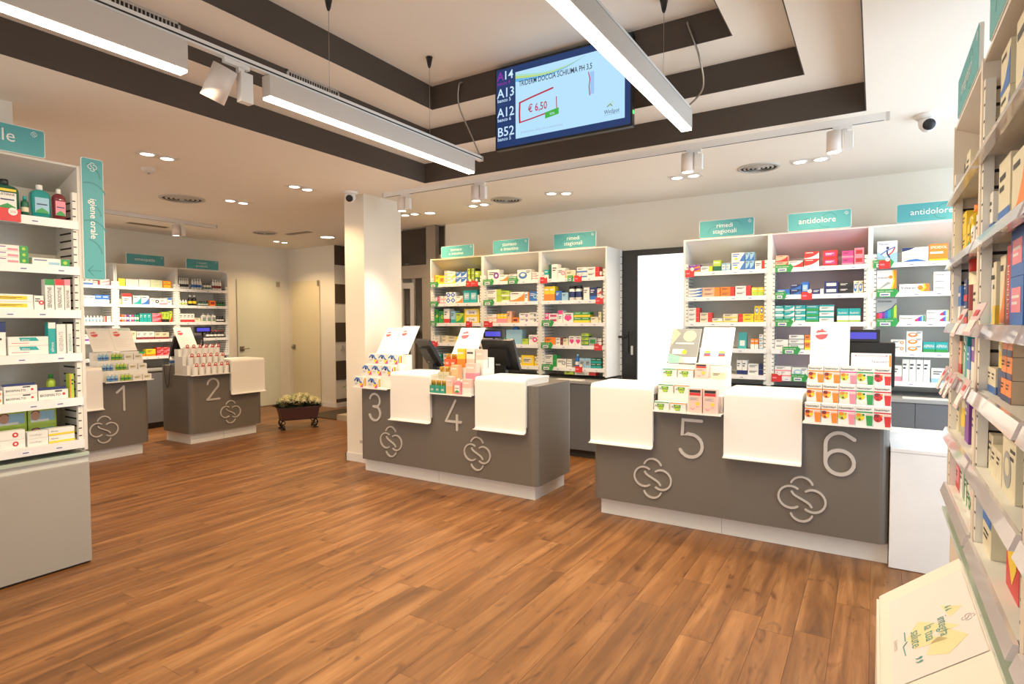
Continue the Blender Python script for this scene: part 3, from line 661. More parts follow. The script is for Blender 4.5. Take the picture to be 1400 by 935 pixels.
for x, y, lb in ((-5.9, .5, 'twin downlight added out of view as fill behind the left shelf'), (-7.7, 1.3, 'twin downlight added out of view as fill at the far left wall'), (-7.0, -.9, 'twin downlight added out of view as fill near the added window')):  # unseen extra downlights, added to raise the light at the left
    twin(x, y, 0, lb)
def round_light(x, y, r, label, e=24):
    t = thing('round_downlight', label, 'ceiling light', (x, y, H), 0)
    MB().lathe([(r+.012, 0), (r+.012, -.006), (r, -.008), (r, 0)], WHITE, (0, 0, 0), 24, cap=False).build('trim_ring', t)
    MB().lathe([(.001, -.005), (r, -.005)], SPOTL, (0, 0, 0), 20, cap=False).build('lamp', t); spot((x, y, H-.02), e, 140)
round_light(-7.15, 6.2, .10, 'large round recessed light above the corridor and flower planter', 46)
round_light(-4.55, 5.5, .06, 'small round recessed light above the glazed entrance')
def diffuser(x, y, r, label, m):
    t = thing('air_diffuser', label, 'air vent', (x, y, H), 0, 'round ceiling air diffusers')
    MB().lathe([(r, 0), (r, -.006), (r*.86, -.014), (r*.84, -.004)], m, (0, 0, 0), 28, cap=False).build('outer_ring', t)
    for k in (.72, .52, .32): MB().lathe([(r*k, -.002), (r*k, -.007), (r*(k-.09), -.012), (r*(k-.10), -.009), (r*(k-.03), -.003)], m, (0, 0, 0), 24, cap=False).build('louvre_ring', t)
    MB().lathe([(.001, -.02), (r*.10, -.018), (r*.12, -.003)], m, (0, 0, 0), 16, cap=False).build('hub', t)
    MB().lathe([(.001, -.001), (r*.97, -.001)], SLOT, (0, 0, 0), 24, cap=False).build('dark_throat', t)
DM = mat('diffuser_metal', (.50, .47, .42), .5)
diffuser(-6.22, 3.47, .22, 'largest round slotted air diffuser in the left ceiling', DM); diffuser(-7.56, 5.41, .17, 'small round air diffuser in ceiling near the frosted doors', DM)
diffuser(-3.38, 5.36, .17, 'round air diffuser between the two left track spotlights', DM); diffuser(-.866, 5.41, .17, 'round air diffuser above the right hand rimedi bay', DM)
def slotvent(x, y, L, rz, label):
    t = thing('slot_vent', label, 'air vent', (x, y, H), rz, 'slot air vents')
    MB().box(-L/2, L/2, -.055, .055, -.004, 0, mat('vent_tan', (.40, .32, .22), .6)).build('frame', t)
    MB().box(-L/2+.015, L/2-.015, -.04, .04, -.006, -.004, SLOT).build('dark_opening', t)
    for k in range(3): MB().box(-L/2+.015, L/2-.015, -.03+.026*k, -.022+.026*k, -.011, -.006, mat('vent_tan', (.4, .32, .22))).build('blade', t)
slotvent(-8.27, 4.15, .5, RAD(90), 'long slot vent in the ceiling above the left wall shelves'); slotvent(-7.18, 5.70, .5, 0, 'short slot vent in the ceiling beside the corridor light')
t = thing('smoke_detector', 'small round smoke detector on the left ceiling', 'detector', (-5.25, 2.65, H), 0)
MB().lathe([(.055, 0), (.055, -.015), (.04, -.035), (.001, -.038)], TRIM, (0, 0, 0), 18, cap=False).build('housing', t); MB().lathe([(.012, -.038), (.010, -.048), (.001, -.05)], HND, (0, 0, 0), 10, cap=False).build('sensor', t)
def cctv(x, y, z, rz, label, pl=None):
    t = thing('dome_camera', label, 'camera', (x, y, z), rz)
    MB().lathe([(.075, 0), (.075, -.010), (.060, -.028), (.001, -.028)], WHITE, (0, 0, 0), 20, cap=False).build('mount', t)
    MB().lathe([(.001, -.11), (.03, -.10), (.05, -.075), (.055, -.05), (.05, -.028)][::-1], WHITE, (0, 0, 0), 18, cap=False).build('eyeball', t)
    o = MB().lathe([(.036, 0), (.034, -.022), (.022, -.028), (.001, -.028)], BLACK, (0, 0, 0), 18, 'y', cap=False).build('lens', t, (0, -.030, -.068), (RAD(20), 0, 0))
cctv(-4.50, 4.20, H, RAD(35), 'white dome camera under the ceiling in front of the pillar')
cctv(.27, 4.62, H, RAD(5), 'white dome camera on the ceiling right of the light track')

def track_spot(x, y, z, label, rz=0, tilt=0, yaw=0, e=None, grp='track spotlights over the counters', big=1, drop=.026, mounted=True):
    t = thing('track_spotlight', label, 'spotlight', (x, y, z), rz, grp)
    s = big
    MB().box(-.01, .10*s, -.012, .012, -.022, 0, WHITE).box(.05*s, .075*s, -.012, .012, -.05, -.02, WHITE).build('track_adapter', t)
    MB().bev(.055*s, .11*s, -.02, .02, -.15*s, -.04, WHITE, .004).build('gear_box', t)
    b = link('lamp_head', MB().lathe([(.001, 0), (.046*s, 0), (.046*s, -.135*s), (.042*s, -.135*s), (.040*s, -.128*s)], mat('spot_body', (.74, .66, .60), .45), (0, 0, 0), 24, cap=False).mesh('lamp_head'), t, (0, 0, -drop), (tilt, 0, yaw))
    MB().lathe([(.001, -.129*s), (.041*s, -.129*s)], SPOTL, (0, 0, 0), 20, cap=False).build('lens', b)
    return t
def mono_track(name, a, b, label, axis, grp=None):
    t = thing(name, label, 'light track', (a[0], a[1], 0), 0)
    L = (b[0]-a[0]) if axis == 'x' else (b[1]-a[1]); z0, z1 = a[2], b[2]
    q = (0, L, -.018, .018) if axis == 'x' else (-.018, .018, 0, L)
    MB().box(*q, z0, z1, WHITE).build('rail', t)
    q2 = (.03, L-.03, -.006, .006) if axis == 'x' else (-.006, .006, .03, L-.03)
    MB().box(*q2, z0-.0008, z0+.001, SLOT).build('groove', t)
    for p in (0, L-.02): MB().box(*((p, p+.02, -.0195, .0195) if axis == 'x' else (-.0195, .0195, p, p+.02)), z0-.001, z1+.0, SILVER).build('end_cap', t)
    return t
mono_track('light_track', (-4.27, 4.43, 2.715), (.06, 4.43, H), 'long white light track on the ceiling over the counters', 'x')
for x, lb in ((-4.02, 'cylindrical track spotlight nearest the pillar'), (-3.12, 'cylindrical track spotlight second from the pillar, above counter four'),
              (-1.20, 'cylindrical track spotlight above counter five, right of the hanging lamp'), (-.245, 'cylindrical track spotlight at the right end of the ceiling track')):
    track_spot(x, 4.43, 2.715, lb)
    spot((x, 4.43, 2.54), P_TRACK, 78, (RAD(-4), 0, 0), (1, .86, .68), .04)
mono_track('light_track', (-7.54, 2.4, 2.715), (-7.54, 4.66, H), 'thin light track on the ceiling above the left counters', 'y')
track_spot(-7.54, 4.12, 2.715, 'cylindrical track spotlight above counter two at the left', RAD(90), grp='track spotlights over the left counters')
spot((-7.54, 4.12, 2.54), P_TRACK*2.6, 105, (0, RAD(24), 0), (1, .82, .6), .04)
track_spot(-7.54, 3.0, 2.715, 'added track spotlight hidden behind the tall teal sign', RAD(90), grp='track spotlights over the left counters')
spot((-7.54, 3.0, 2.54), P_TRACK*1.6, 95, (0, RAD(32), 0), (1, .82, .6), .04)  # spotlight added to brighten the left wall shelves, body hidden from view

# suspended linear lamps
LM = mat('linear_lamp_body', (.62, .57, .52), .45)
def linear(x, y0, y1, z0, z1, w, label):
    t = thing('linear_lamp', label, 'lamp', (x, y0, z0), 0)
    L = y1-y0
    MB().bev(-w/2, w/2, 0, L, .012, z1-z0, LM, .004, 'y').build('housing', t)
    MB().box(-w/2+.003, w/2-.003, .003, L-.003, 0, .0115, LAMP).build('diffuser', t)
    return t
def tracksusp(x, y0, y1, z, label):
    t = thing('suspended_track', label, 'light track', (x, y0, z), 0); L = y1-y0
    MB().box(-.018, .018, 0, L, 0, .035, WHITE).build('rail', t)
    MB().box(-.0188, -.018, .02, L-.02, .010, .018, SLOT).box(.018, .0188, .02, L-.02, .010, .018, SLOT).build('groove', t)
    MB().box(-.0195, .0195, L-.02, L+.004, -.001, .036, SILVER).build('end_cap', t)
    return t
LX = -2.674
a = tracksusp(LX, -.6, 3.87, 2.722, 'white suspended track carrying the two left linear lamps')
linear(LX, 1.935, 3.74, 2.598, 2.717, .062, 'long lit linear lamp ending beside the wall screen cable')
linear(LX, .1, 1.515, 2.575, 2.717, .062, 'lit linear lamp cut by the top left corner of the photo')
b = tracksusp(-1.06, -.2, 3.93, 2.815, 'white suspended track carrying the bright right linear lamp')
o = linear(-1.06, 1.7, 3.885, 2.685, 2.812, .07, 'bright lit linear lamp passing in front of the wall screen')
MB().box(-.0356, -.035, .0, 2.185, .02, .09, mat('perforated_strip', (.80, .72, .56), .5)).build('perforated_side', o)
for (x, y, z, par) in ((LX, 3.24, 2.757, a), (LX, 2.35, 2.757, a), (LX, 1.0, 2.757, a), (-1.06, 3.39, 2.85, b), (-1.06, 1.5, 2.85, b)):
    t = link('suspension', MB().tube([(0, 0, 0), (0, 0, 3.3-z)], .0016, HND, 5).lathe([(.006, 3.3-z-.075), (.012, 3.3-z-.06), (.024, 3.3-z-.002)], BLACK, (0, 0, 0), 12).mesh('suspension'), par, (0, y-par.location.y, z-par.location.z))
def cable(pts, par, name='power_cable', r=.006, m=None):
    P = [Vector(p)-par.location for p in pts]; Q = []
    for i in range(len(P)-1):
        p0 = P[max(i-1, 0)]; p1 = P[i]; p2 = P[i+1]; p3 = P[min(i+2, len(P)-1)]
        for k in range(6):
            t = k/6; Q.append(.5*((2*p1)+(p2-p0)*t+(2*p0-5*p1+4*p2-p3)*t*t+(3*p1-p0-3*p2+p3)*t**3))
    Q.append(P[-1]); return MB().tube(Q, r, m or HND, 7).build(name, par)
cable([(-2.68, 3.645, 3.262), (-2.70, 3.62, 3.24), (-2.73, 3.66, 3.10), (-2.70, 3.78, 2.90), (LX, 3.86, 2.757)], a)
cable([(-.995, 3.645, 3.262), (-.98, 3.62, 3.22), (-.93, 3.68, 3.05), (-.95, 3.85, 2.93), (-1.06, 3.91, 2.85)], b)
for x, y, z, e in ((LX, 2.84, 2.59, P_LINE), (LX, .8, 2.565, P_LINE*.9), (-1.06, 2.8, 2.675, P_LINE*1.1)):
    light('AREA', (x, y, z), e, NEUT, shape='RECTANGLE', size=.05, size_y=1.6)
# spotlight pair hanging between the two left lamps
t = track_spot(LX, 1.715, 2.722, 'swivelled cylindrical spotlight between the two left linear lamps', RAD(90), RAD(28), RAD(20), grp='swivelled spotlight', big=1.22, drop=.045)
spot((-2.78, 1.60, 2.56), 95, 58, (RAD(6), RAD(-25), 0), (1, .84, .62), .04)
# vent grilles on the second riser
def grille(y0, y1, label):
    t = thing('wall_grille', label, 'air vent', (-3.32, y0, 3.037), RAD(90), 'grilles on the stepped ceiling'); L = y1-y0
    MB().box(0, L, -.008, 0, 0, .012, SILVER).box(0, L, -.008, 0, .068, .08, SILVER).box(0, .012, -.008, 0, 0, .08, SILVER).box(L-.012, L, -.008, 0, 0, .08, SILVER).build('frame', t)
    MB().box(.012, L-.012, -.002, 0, .012, .068, SLOT).build('dark_opening', t)
    n = int(L/.022); me = MB().box(0, .006, -.007, -.002, .012, .068, SILVER).mesh('slat')
    for i in range(n): link('slat', me, t, (.014+i*(L-.03)/n, 0, 0))
grille(2.556, 3.0, 'metal slatted vent grille above the middle linear lamp'); grille(1.43, 1.86, 'metal slatted vent grille cut by the top edge of the photo')

# ------------------------------------------------------------------ wall screen
def screen():
    W, Ht = 1.035, .585
    t = thing('wall_screen', 'large flat queue screen with price advert hung under the stepped ceiling', 'screen', (-2.36, 3.60, 2.688), RAD(0))
    MB().bev(0, W, 0, .04, 0, Ht, BLACK, .006, 'y').build('casing', t)
    E = lambda n, c, s=1: mat('lcd_'+n, (0, 0, 0), .3, 0, c, s)
    navy = E('navy', (.010, .035, .13)); blu = E('blue', (.02, .10, .32)); pale = E('pale', (.42, .68, .88)); wh = E('white', (.55, .75, .95)); pur = E('purple', (.25, .02, .33)); red = E('red', (.42, .02, .05)); grn = E('green', (.05, .40, .05)); dk = E('dark', (.02, .025, .04)); lime = E('lime', (.45, .62, .20)); cy = E('cyan', (.12, .42, .75)); gy = E('grey', (.30, .40, .60))
    p = MB().rect(.012, W-.012, .014, Ht-.014, navy, -.001)
    p.rect(.172, W-.05, .060, Ht-.060, pale, -.0016)
    n = 14
    for cc, a, b2, y in ((cy, -.022, .0, -.0019), (lime, .0, .018, -.0020), (E('mint', (.35, .66, .55)), .018, .034, -.0021)):
        up = [(.172+.55*i/n, .480-.028*sin(pi*.9*i/n)+.050*(i/n)**3) for i in range(n+1)]
        up = [(x, min(z, Ht-.062)) for x, z in up]
        for i in range(n):
            (x0, z0), (x1, z1) = up[i], up[i+1]; f0 = (1-i/n); f1 = (1-(i+1)/n)
            p.poly([(x0, min(z0+a*f0, Ht-.061)), (x1, min(z1+a*f1, Ht-.061)), (x1, min(z1+b2*f1, Ht-.061)), (x0, min(z0+b2*f0, Ht-.061))], cc, y)
    p.build('display', t)
    x = .018
    q = MB().text('A', x, Ht-.092, .085, pur, -.003, bold=True).text('14', x+.052, Ht-.092, .085, wh, -.003, bold=True).text('banco 4', x+.002, Ht-.125, .034, pur, -.003, bold=True)
    for k, (a1, b1) in enumerate((('A13', 'banco 5'), ('A12', 'banco 6'), ('B52', 'banco 5'))):
        z = Ht-.215-.137*k
        q.text(a1, x, z, .092, wh, -.003, bold=True, maxw=.142).text(b1, x+.002, z-.032, .036, wh, -.003, bold=True, maxw=.14)
        q.rect(.02, .16, z+.083, z+.0845, blu, -.003)
    q.build('queue_numbers', t)
    q = MB().text('TRIDERM DOCCIA SCHIUMA PH 3,5', .20, Ht-.165, .052, dk, -.003, bold=True, maxw=.56).text('\u20ac 6,50', .275, .225, .075, red, -.003, maxw=.15, bold=True)
    q.ribbon([(.205, .305), (.30, .325), (.47, .355)], .011, red, -.002, -.003).ribbon([(.207, .305), (.204, .23), (.206, .168)], .013, red, -.002, -.003).ribbon([(.206, .168), (.30, .178), (.42, .195)], .009, red, -.002, -.003).ribbon([(.497, .29), (.498, .24), (.50, .20)], .006, red, -.002, -.003)
    q.poly([(.41, .158), (.515, .172), (.515, .215), (.41, .20)], grn, -.0034).text('50%', .445, .175, .024, wh, -.004)
    q.text('promozione valida sino a esaurimento', .215, .09, .022, gy, -.003, maxw=.33)
    q.text('WinSpot', .845, .105, .038, dk, -.003, maxw=.105).rect(.845, .95, .096, .099, gy, -.003).ribbon([(.865, .15), (.89, .165), (.90, .15)], .004, dk, -.002, -.003).ribbon([(.87, .172), (.885, .15), (.905, .18)], .004, lime, -.002, -.003)
    q.rect(.745, .775, .255, .40, E('pale2', (.30, .50, .80)), -.003).ribbon([(.735, .40), (.745, .35), (.738, .31), (.744, .25)], .006, red, -.003, -.0035)
    q.build('advert_print', t)
    MB().box(W-.002, W+.006, .005, .02, .08, .1, E('led', (.1, .9, .2), 1.5)).build('status_light', t)
    MB().box(.35, .7, .04, .052, .40, .55, BLACK).build('wall_bracket', t)
screen()

# ------------------------------------------------------------------ products
CORDS = ['leftmost', 'second from left', 'third from left', 'fourth from left', 'fifth from left', 'sixth from left', 'seventh from left', 'eighth from left']
def pos_words(c, cols, r, rows):
    """r counts from the bottom"""
    vert = ''
    if rows == 2: vert = ('lower', 'upper')[r]
    elif rows == 3: vert = ('bottom', 'middle', 'top')[r]
    elif rows == 4: vert = ('lowest', 'second lowest', 'second highest', 'highest')[r]
    hor = ''
    if cols == 2: hor = ('left', 'right')[c]
    elif cols == 3: hor = ('left', 'centre', 'right')[c]
    elif cols > 3: hor = 'rightmost' if c == cols-1 else CORDS[c]
    return (vert+' '+hor).strip()
_pm = {}
def key(*a): return tuple(round(x, 4) if isinstance(x, float) else x for x in a)
def lines(mb, x0, x1, z, h, m, n=2):
    for i in range(n): mb.rect(x0, x0+(x1-x0)*(1-.25*(i % 2)), z-i*h*2.2, z-i*h*2.2+h, m, -.001)
def product_mesh(des, w, h, d, side=None):
    k = key(des, w, h, d, side)
    if k in _pm: return _pm[k]
    P = des.split(':'); pat = P[0]; c = [cm(x) if x in CC else None for x in (P[1:4]+['', '', ''])[:3]]; txt = P[4] if len(P) > 4 else ''
    mb = MB(); g = .0008
    if pat in ('bot', 'can'):
        body, cap, lab = c[0], c[1], c[2] or c[0]; r = min(w*.47, d*.47); cy = r+.002
        if pat == 'can':
            mb.lathe([(r, 0), (r, h*.8)], body, (w/2, cy, 0), 16); mb.lathe([(r*1.03, h*.8), (r*1.03, h*.97), (r*.95, h)], cap, (w/2, cy, 0), 16); mb.lathe([(r*1.01, h*.2), (r*1.01, h*.6)], lab, (w/2, cy, 0), 16, cap=False)
        else:
            sx = 1 if w < .07 else 1.0
            big = w > .075
            if big:   # flask with broad shoulders
                o = rrect(.004, w-.004, .004, min(d, w*.62), .014, 3); n = len(o)
                cxx = w/2; cyy = (.004+min(d, w*.62))/2
                lv = [(0, 1), (.0, 1), (.66, 1), (.74, .93), (.80, .72), (.835, .36), (.86, .30)]
                vs = [((p[0]-cxx)*s_+cxx, (p[1]-cyy)*s_+cyy, h*t_) for t_, s_ in lv for p in o]
                fs = [(j*n+i, j*n+(i+1) % n, (j+1)*n+(i+1) % n, (j+1)*n+i) for j in range(len(lv)-1) for i in range(n)]+[tuple(range(n-1, -1, -1)), tuple(range(len(vs)-n, len(vs)))]
                gl = mat('tinted_'+P[1], [v*.8 for v in CC[P[1]]], .12, coat=.6)
                mb.add(vs, fs, gl, True); mb.lathe([(w*.15, h*.845), (w*.16, h*.85), (w*.155, h*.99), (w*.12, h)], cap, (cxx, cyy, 0), 16)
                mb.rect(w*.18, w*.84, h*.14, h*.60, lab, .0035-.001); mb.rect(w*.26, w*.76, h*.38, h*.42, cm('N'), .0022); mb.rect(w*.22, w*.80, h*.14, h*.20, cm('G'), .0022); mb.poly([(w*.22, h*.20), (w*.51, h*.30), (w*.80, h*.20)], cm('G'), .0022)
                if txt and txt != 'x': mb.text(txt, w*.5, h*.52, w*.13, cm('K'), .0018, 'c', w*.6, bold=True); mb.rect(w*.18, w*.84, h*.64, h*.71, cm('Y'), .002)
            else:
                mb.lathe([(r, 0), (r, h*.66), (r*.85, h*.74), (r*.42, h*.80), (r*.42, h*.83)], body, (w/2, cy, 0), 12); mb.lathe([(r*.5, h*.83), (r*.48, h)], cap, (w/2, cy, 0), 12)
                mb.lathe([(r*1.012, h*.20), (r*1.012, h*.44)], lab, (w/2, cy, 0), 12, cap=False)
    elif pat == 'tubes':
        r = min(w*.44, .02); mb.lathe([(r, 0), (r, h*.7), (r*.9, h*.72)], cm('W'), (w/2, r, 0), 10); mb.lathe([(r*1.05, h*.72), (r*1.05, h)], cm(side or 'P'), (w/2, r, 0), 10); mb.lathe([(r*1.02, h*.1), (r*1.02, h*.35)], cm(side or 'P'), (w/2, r, 0), 10, cap=False)
    elif pat == 'pouch':
        mb.add([(0, 0, 0), (w, 0, 0), (w, d*.7, 0), (0, d*.7, 0), (0, d*.3, h), (w, d*.3, h), (w, d*.36, h), (0, d*.36, h)], [(0, 3, 2, 1), (4, 5, 6, 7), (0, 1, 5, 4), (1, 2, 6, 5), (2, 3, 7, 6), (3, 0, 4, 7)], c[0])
        mb.box(w*.2, w*.8, d*.05, d*.2, h*.1, h*.5, c[1])
    else:
        mb.bev(g, w-g, 0, d, 0, h-g, c[0], .0012, 'y' if False else 'z')
        if side: mb.box(g*.5, w-g*.5, .0015, d, .0005, h-g*.5, cm(side))
        if pat == 'lightpack': mb.lathe([(w*.16, h), (w*.16, h*1.12), (w*.1, h*1.2)], c[1], (w/2, d/2, 0), 12)
        c2, c3 = c[1], c[2]
        ink = INK if P[1] not in 'NKVBDTZR' else cm('W')
        def body_lines():
            if not txt and w > .03: lines(mb, w*.12, w*.62, h*.72, max(h*.07, .004), ink, 2)
        X = lambda a, b, e, f, m, y=-.0006: mb.rect(w*a+g, w*b-g, h*e+g*.5, h*f-g*1.5, m, y)
        if pat == 'band': X(0, 1, 0, .3, c2); body_lines(); mb.box(-.0002+g, w-g+.0002, .001, d, 0, h*.3, c2)
        elif pat == 'top': X(0, 1, .68, 1, c2); lines(mb, w*.15, w*.7, h*.45, h*.06, ink, 2)
        elif pat == 'left': X(0, .32, 0, 1, c2); lines(mb, w*.42, w*.9, h*.7, h*.07, ink, 2)
        elif pat == 'right': X(.68, 1, 0, 1, c2); lines(mb, w*.1, w*.6, h*.62, h*.10, ink, 2); mb.box(w*.7, w-g+.0002, .001, d, .0005, h-g+.0002, c2)
        elif pat == 'mid': X(.14, .86, .25, .78, c2); lines(mb, w*.2, w*.75, h*.55, h*.06, ink if P[2] not in 'NKVB' else cm('W'), 2)
        elif pat == 'split': X(0, 1, 0, .46, c2); lines(mb, w*.1, w*.8, h*.72, h*.09, cm('W') if P[1] != 'W' else ink, 1); mb.box(g-.0002, w-g+.0002, .001, d, 0, h*.46, c2)
        elif pat == 'swoosh':
            mb.poly([(g, h*.02), (w-g, h*.02), (w-g, h*.85), (w*.80, h*.55), (w*.5, h*.28), (w*.2, h*.16), (g, h*.14)], c2); lines(mb, w*.1, w*.6, h*.78, h*.08, ink, 1)
        elif pat == 'dots': mb.disc(w*.74, h*.5, min(w, h)*.28, c2, n=14); mb.disc(w*.74, h*.5, min(w, h)*.12, c3 or c[0], -.001); body_lines() if not txt else None
        elif pat == 'oval': mb.disc(w*.4, h*.45, w*.3, c2, rz=h*.32, n=16); mb.disc(w*.4, h*.5, w*.18, c[0], -.001, rz=h*.16); lines(mb, w*.62, w*.95, h*.8, h*.06, ink, 2)
        elif pat == 'stripe':
            for i in range(3): X(0, 1, .1+.3*i, .24+.3*i, c2)
        elif pat == 'diam': mb.poly([(w*.5, 0.001), (w-g, h*.5), (w*.5, h-g), (g, h*.5)], c2); mb.poly([(w*.5, h*.28), (w*.72, h*.5), (w*.5, h*.72), (w*.28, h*.5)], cm('W'), -.001)
        elif pat == 'hearts': mb.disc(w*.35, h*.5, w*.22, c2); mb.disc(w*.62, h*.5, w*.22, c2, -.0009); mb.poly([(w*.15, h*.42), (w*.84, h*.42), (w*.5, h*.12)], c2, -.0007); mb.rect(w*.2, w*.8, h*.78, h*.86, ink, -.001)
        elif pat == 'love': X(.12, .88, .15, .85, c2); mb.text('love', w*.5, h*.3, h*.6, c3, -.0012, 'c', w*.6, bold=True)
        elif pat == 'flu': mb.poly([(w*.6, 0), (w-g, 0), (w-g, h*.95), (w*.8, h*.5)], c3); mb.disc(w*.35, h*.28, h*.2, c2, rz=h*.12); lines(mb, w*.08, w*.6, h*.75, h*.1, cm('B'), 2)
        elif pat == 'sun': X(0, 1, .0, .5, c[0]); mb.disc(w*.5, h*.72, w*.32, c2, rz=h*.17); mb.disc(w*.5, h*.72, w*.2, cm('W'), -.001, rz=h*.09); lines(mb, w*.2, w*.8, h*.35, h*.05, cm('R'), 3)
        elif pat == 'ibu': X(0, 1, 0, .12, c3); X(0, 1, .12, .46, cm('W')); mb.text('ibudolor', w*.5, h*.6, h*.22, cm('W'), -.0012, 'c', w*.8, bold=True)
        elif pat == 'asp': X(0, 1, 0, .3, cm('G')); mb.text(txt, w*.5, h*.45, h*.4, cm('W'), -.0012, 'c', w*.85, bold=True)
        elif pat == 'flector':
            mb.poly([(g, g), (w-g, g), (w-g, h*.5), (w*.4, h*.3), (g, h*.55)], cm('L')); mb.text('Flector', w*.08, h*.82, h*.14, cm('B'), -.0012, maxw=w*.7)
            mb.disc(w*.52, h*.68, h*.06, cm('N'), -.0014); mb.ribbon([(w*.2, h*.40), (w*.45, h*.55), (w*.85, h*.70)], h*.05, cm('B'), -.0004, -.0014); mb.ribbon([(w*.55, h*.35), (w*.75, h*.48), (w*.88, h*.68)], h*.05, cm('R'), -.0004, -.0012); mb.ribbon([(w*.50, h*.58), (w*.50, h*.42), (w*.62, h*.25)], h*.06, cm('N'), -.0004, -.0013)
        elif pat == 'voltaG':
            mb.poly([(g, g), (w-g, g), (w*.55, h*.20), (w*.3, h*.16)], c2); mb.poly([(g, h-g*2), (w*.5, h-g*2), (w*.28, h*.82), (g, h*.72)], c3); mb.text(txt, w*.1, h*.48, h*.2, cm('A'), -.0012, maxw=w*.75)
        elif pat == 'spid': X(0, 1, 0, .12, c2); X(.05, .75, .42, .55, c3); mb.text(txt, w*.5, h*.72, h*.22, c3, -.0012, 'c', w*.88, bold=True)
        elif pat == 'volt': mb.poly([(w*.78, g), (w-g, g), (w-g, h-2*g), (w*.84, h-2*g), (w*.90, h*.5)], c2); mb.poly([(w*.68, g), (w*.78, g), (w*.90, h*.5), (w*.84, h-2*g), (w*.78, h-2*g), (w*.82, h*.5)], c3); mb.disc(w*.70, h*.68 if h > w*.6 else h*.5, min(h*.3, w*.1), cm('O'), -.0012); mb.text(txt, w*.06, h*.62 if h > w*.6 else h*.36, min(h*.45, w*.16), cm('N'), -.0012, maxw=w*.52); (mb.poly([(w*.08, h*.12), (w*.75, h*.42), (w*.55, h*.48)], cm('A'), -.001) if h > w*.6 else None)
        elif pat == 'rain':
            for i, q in enumerate('RMVBTGE'): x0 = i/7; mb.poly([(w*x0+g, g), (w*(x0+1/7)-g*.2, g), (w*(x0+1/7)-g*.2, h*(.35+.4*((x0+1/7)**2))), (w*x0+g, h*(.35+.4*x0*x0))], cm(q))
            mb.ribbon([(g, h*.36), (w*.4, h*.42), (w*.75, h*.58), (w*.98, h*.78)], h*.03, cm('N'), -.0004, -.0014); mb.text(txt, w*.06, h*.84, h*.12, cm('K'), -.0012, maxw=w*.8, bold=True)
        elif pat == 'rainr':
            for i, q in enumerate('RMVBLG' if c2 == cm('R') else 'MRVBLY'): x0 = .6+.38*i/6; mb.poly([(w*x0, h*.05), (w*(x0+.0634), h*.05), (w*(x0+.0634), h*min(.95, .35+i*.15+.1)), (w*x0, h*min(.95, .3+i*.15))], cm(q))
            mb.text(txt, w*.05, h*.4, h*.36, cm('K'), -.0012, maxw=w*.5)
        elif pat == 'elmex': mb.poly([(w*.30, h*.5), (w*.76, h*.5), (w*.68, h*.9), (w*.26, h*.9)], c2); mb.text(txt, w*.32, h*.56, h*.30, c3, -.0012, maxw=w*.36, bold=True); lines(mb, w*.08, w*.5, h*.25, h*.05, cm('R'), 1)
        elif pat == 'bio': mb.text(txt, w*.05, h*.34, h*.36, c3, -.0012, maxw=w*.68); mb.disc(w*.84, h*.5, h*.14, c2); mb.rect(w*.55, w*.78, h*.76, h*.9, cm('K')); mb.box(-.002, w*.96, .015, .02, h, h*1.28, cm('N'))
        elif pat == 'sens': X(.74, 1, 0, 1, c3); X(.42, .72, .1, .5, c2); lines(mb, w*.05, w*.38, h*.6, h*.14, cm('V') if P[2] == 'P' else INKB, 1); mb.disc(w*.87, h*.5, h*.25, cm('E')); mb.box(w*.76, w-g+.0002, .001, d, .0005, h-g+.0002, c3)
        elif pat == 'sensv':
            if c2: X(0, 1, .80, 1, c2)
            mb.text(txt, w*.68, h*.06, w*.62, c3, -.0012, vert=1, maxw=h*.68)
        elif pat == 'drink':
            fr = c2 if P[2] in 'OR' else cm('E')
            X(0, 1, .66, .74, c2); mb.text('Nutrivita+', w*.06, h*.80, h*.15, cm('K'), -.0012, maxw=w*.88, bold=True)
            mb.disc(w*.26, h*.44, w*.25, fr, rz=h*.20); mb.disc(w*.18, h*.55, w*.15, cm('Z') if P[2] in 'OR' else cm('O'), -.001, rz=h*.09); mb.disc(w*.40, h*.40, w*.12, cm('Y') if P[2] != 'R' else cm('R'), -.0012, rz=h*.09); mb.disc(w*.24, h*.33, w*.07, cm('Z'), -.0014, rz=h*.05); mb.disc(w*.46, h*.56, w*.07, cm('O') if P[2] != 'G' else cm('D'), -.0013, rz=h*.05)
            mb.poly([(w*.66, h*.03), (w*.96, h*.03), (w-g, h*.54), (w*.60, h*.54)], c3, -.0011); mb.rect(w*.60, w-g, h*.54, h*.63, cm('I'), -.0011)
        elif pat == 'eye':
            mb.ribbon([(w*.08, h*.62), (w*.3, h*.84), (w*.55, h*.78), (w*.66, h*.52), (w*.80, h*.44)], h*.15, cm('B'), -.0004, -.0012); mb.disc(w*.40, h*.62, w*.11, cm('N'), -.0013); mb.disc(w*.76, h*.30, w*.18, cm('Y'), -.0011, rz=h*.22); mb.poly([(w*.66, g), (w-g, g), (w-g, h*.42), (w*.82, h*.2)], cm('M'), -.0013); lines(mb, w*.1, w*.45, h*.34, h*.05, cm('A'), 2)
            mb.add([(w-g+.0004, .006, h*.1), (w-g+.0004, d*.3, h*.1), (w-g+.0004, d*.3, h*.9), (w-g+.0004, .006, h*.6)], [(0, 1, 2, 3)], cm('V')); mb.add([(w-g+.0004, d*.3, h*.1), (w-g+.0004, d*.6, h*.1), (w-g+.0004, d*.6, h*.85), (w-g+.0004, d*.3, h*.9)], [(0, 1, 2, 3)], cm('Y')); mb.add([(w-g+.0004, d*.6, h*.1), (w-g+.0004, d*.8, h*.1), (w-g+.0004, d*.8, h*.8), (w-g+.0004, d*.6, h*.85)], [(0, 1, 2, 3)], cm('R'))
        elif pat == 'aloe':
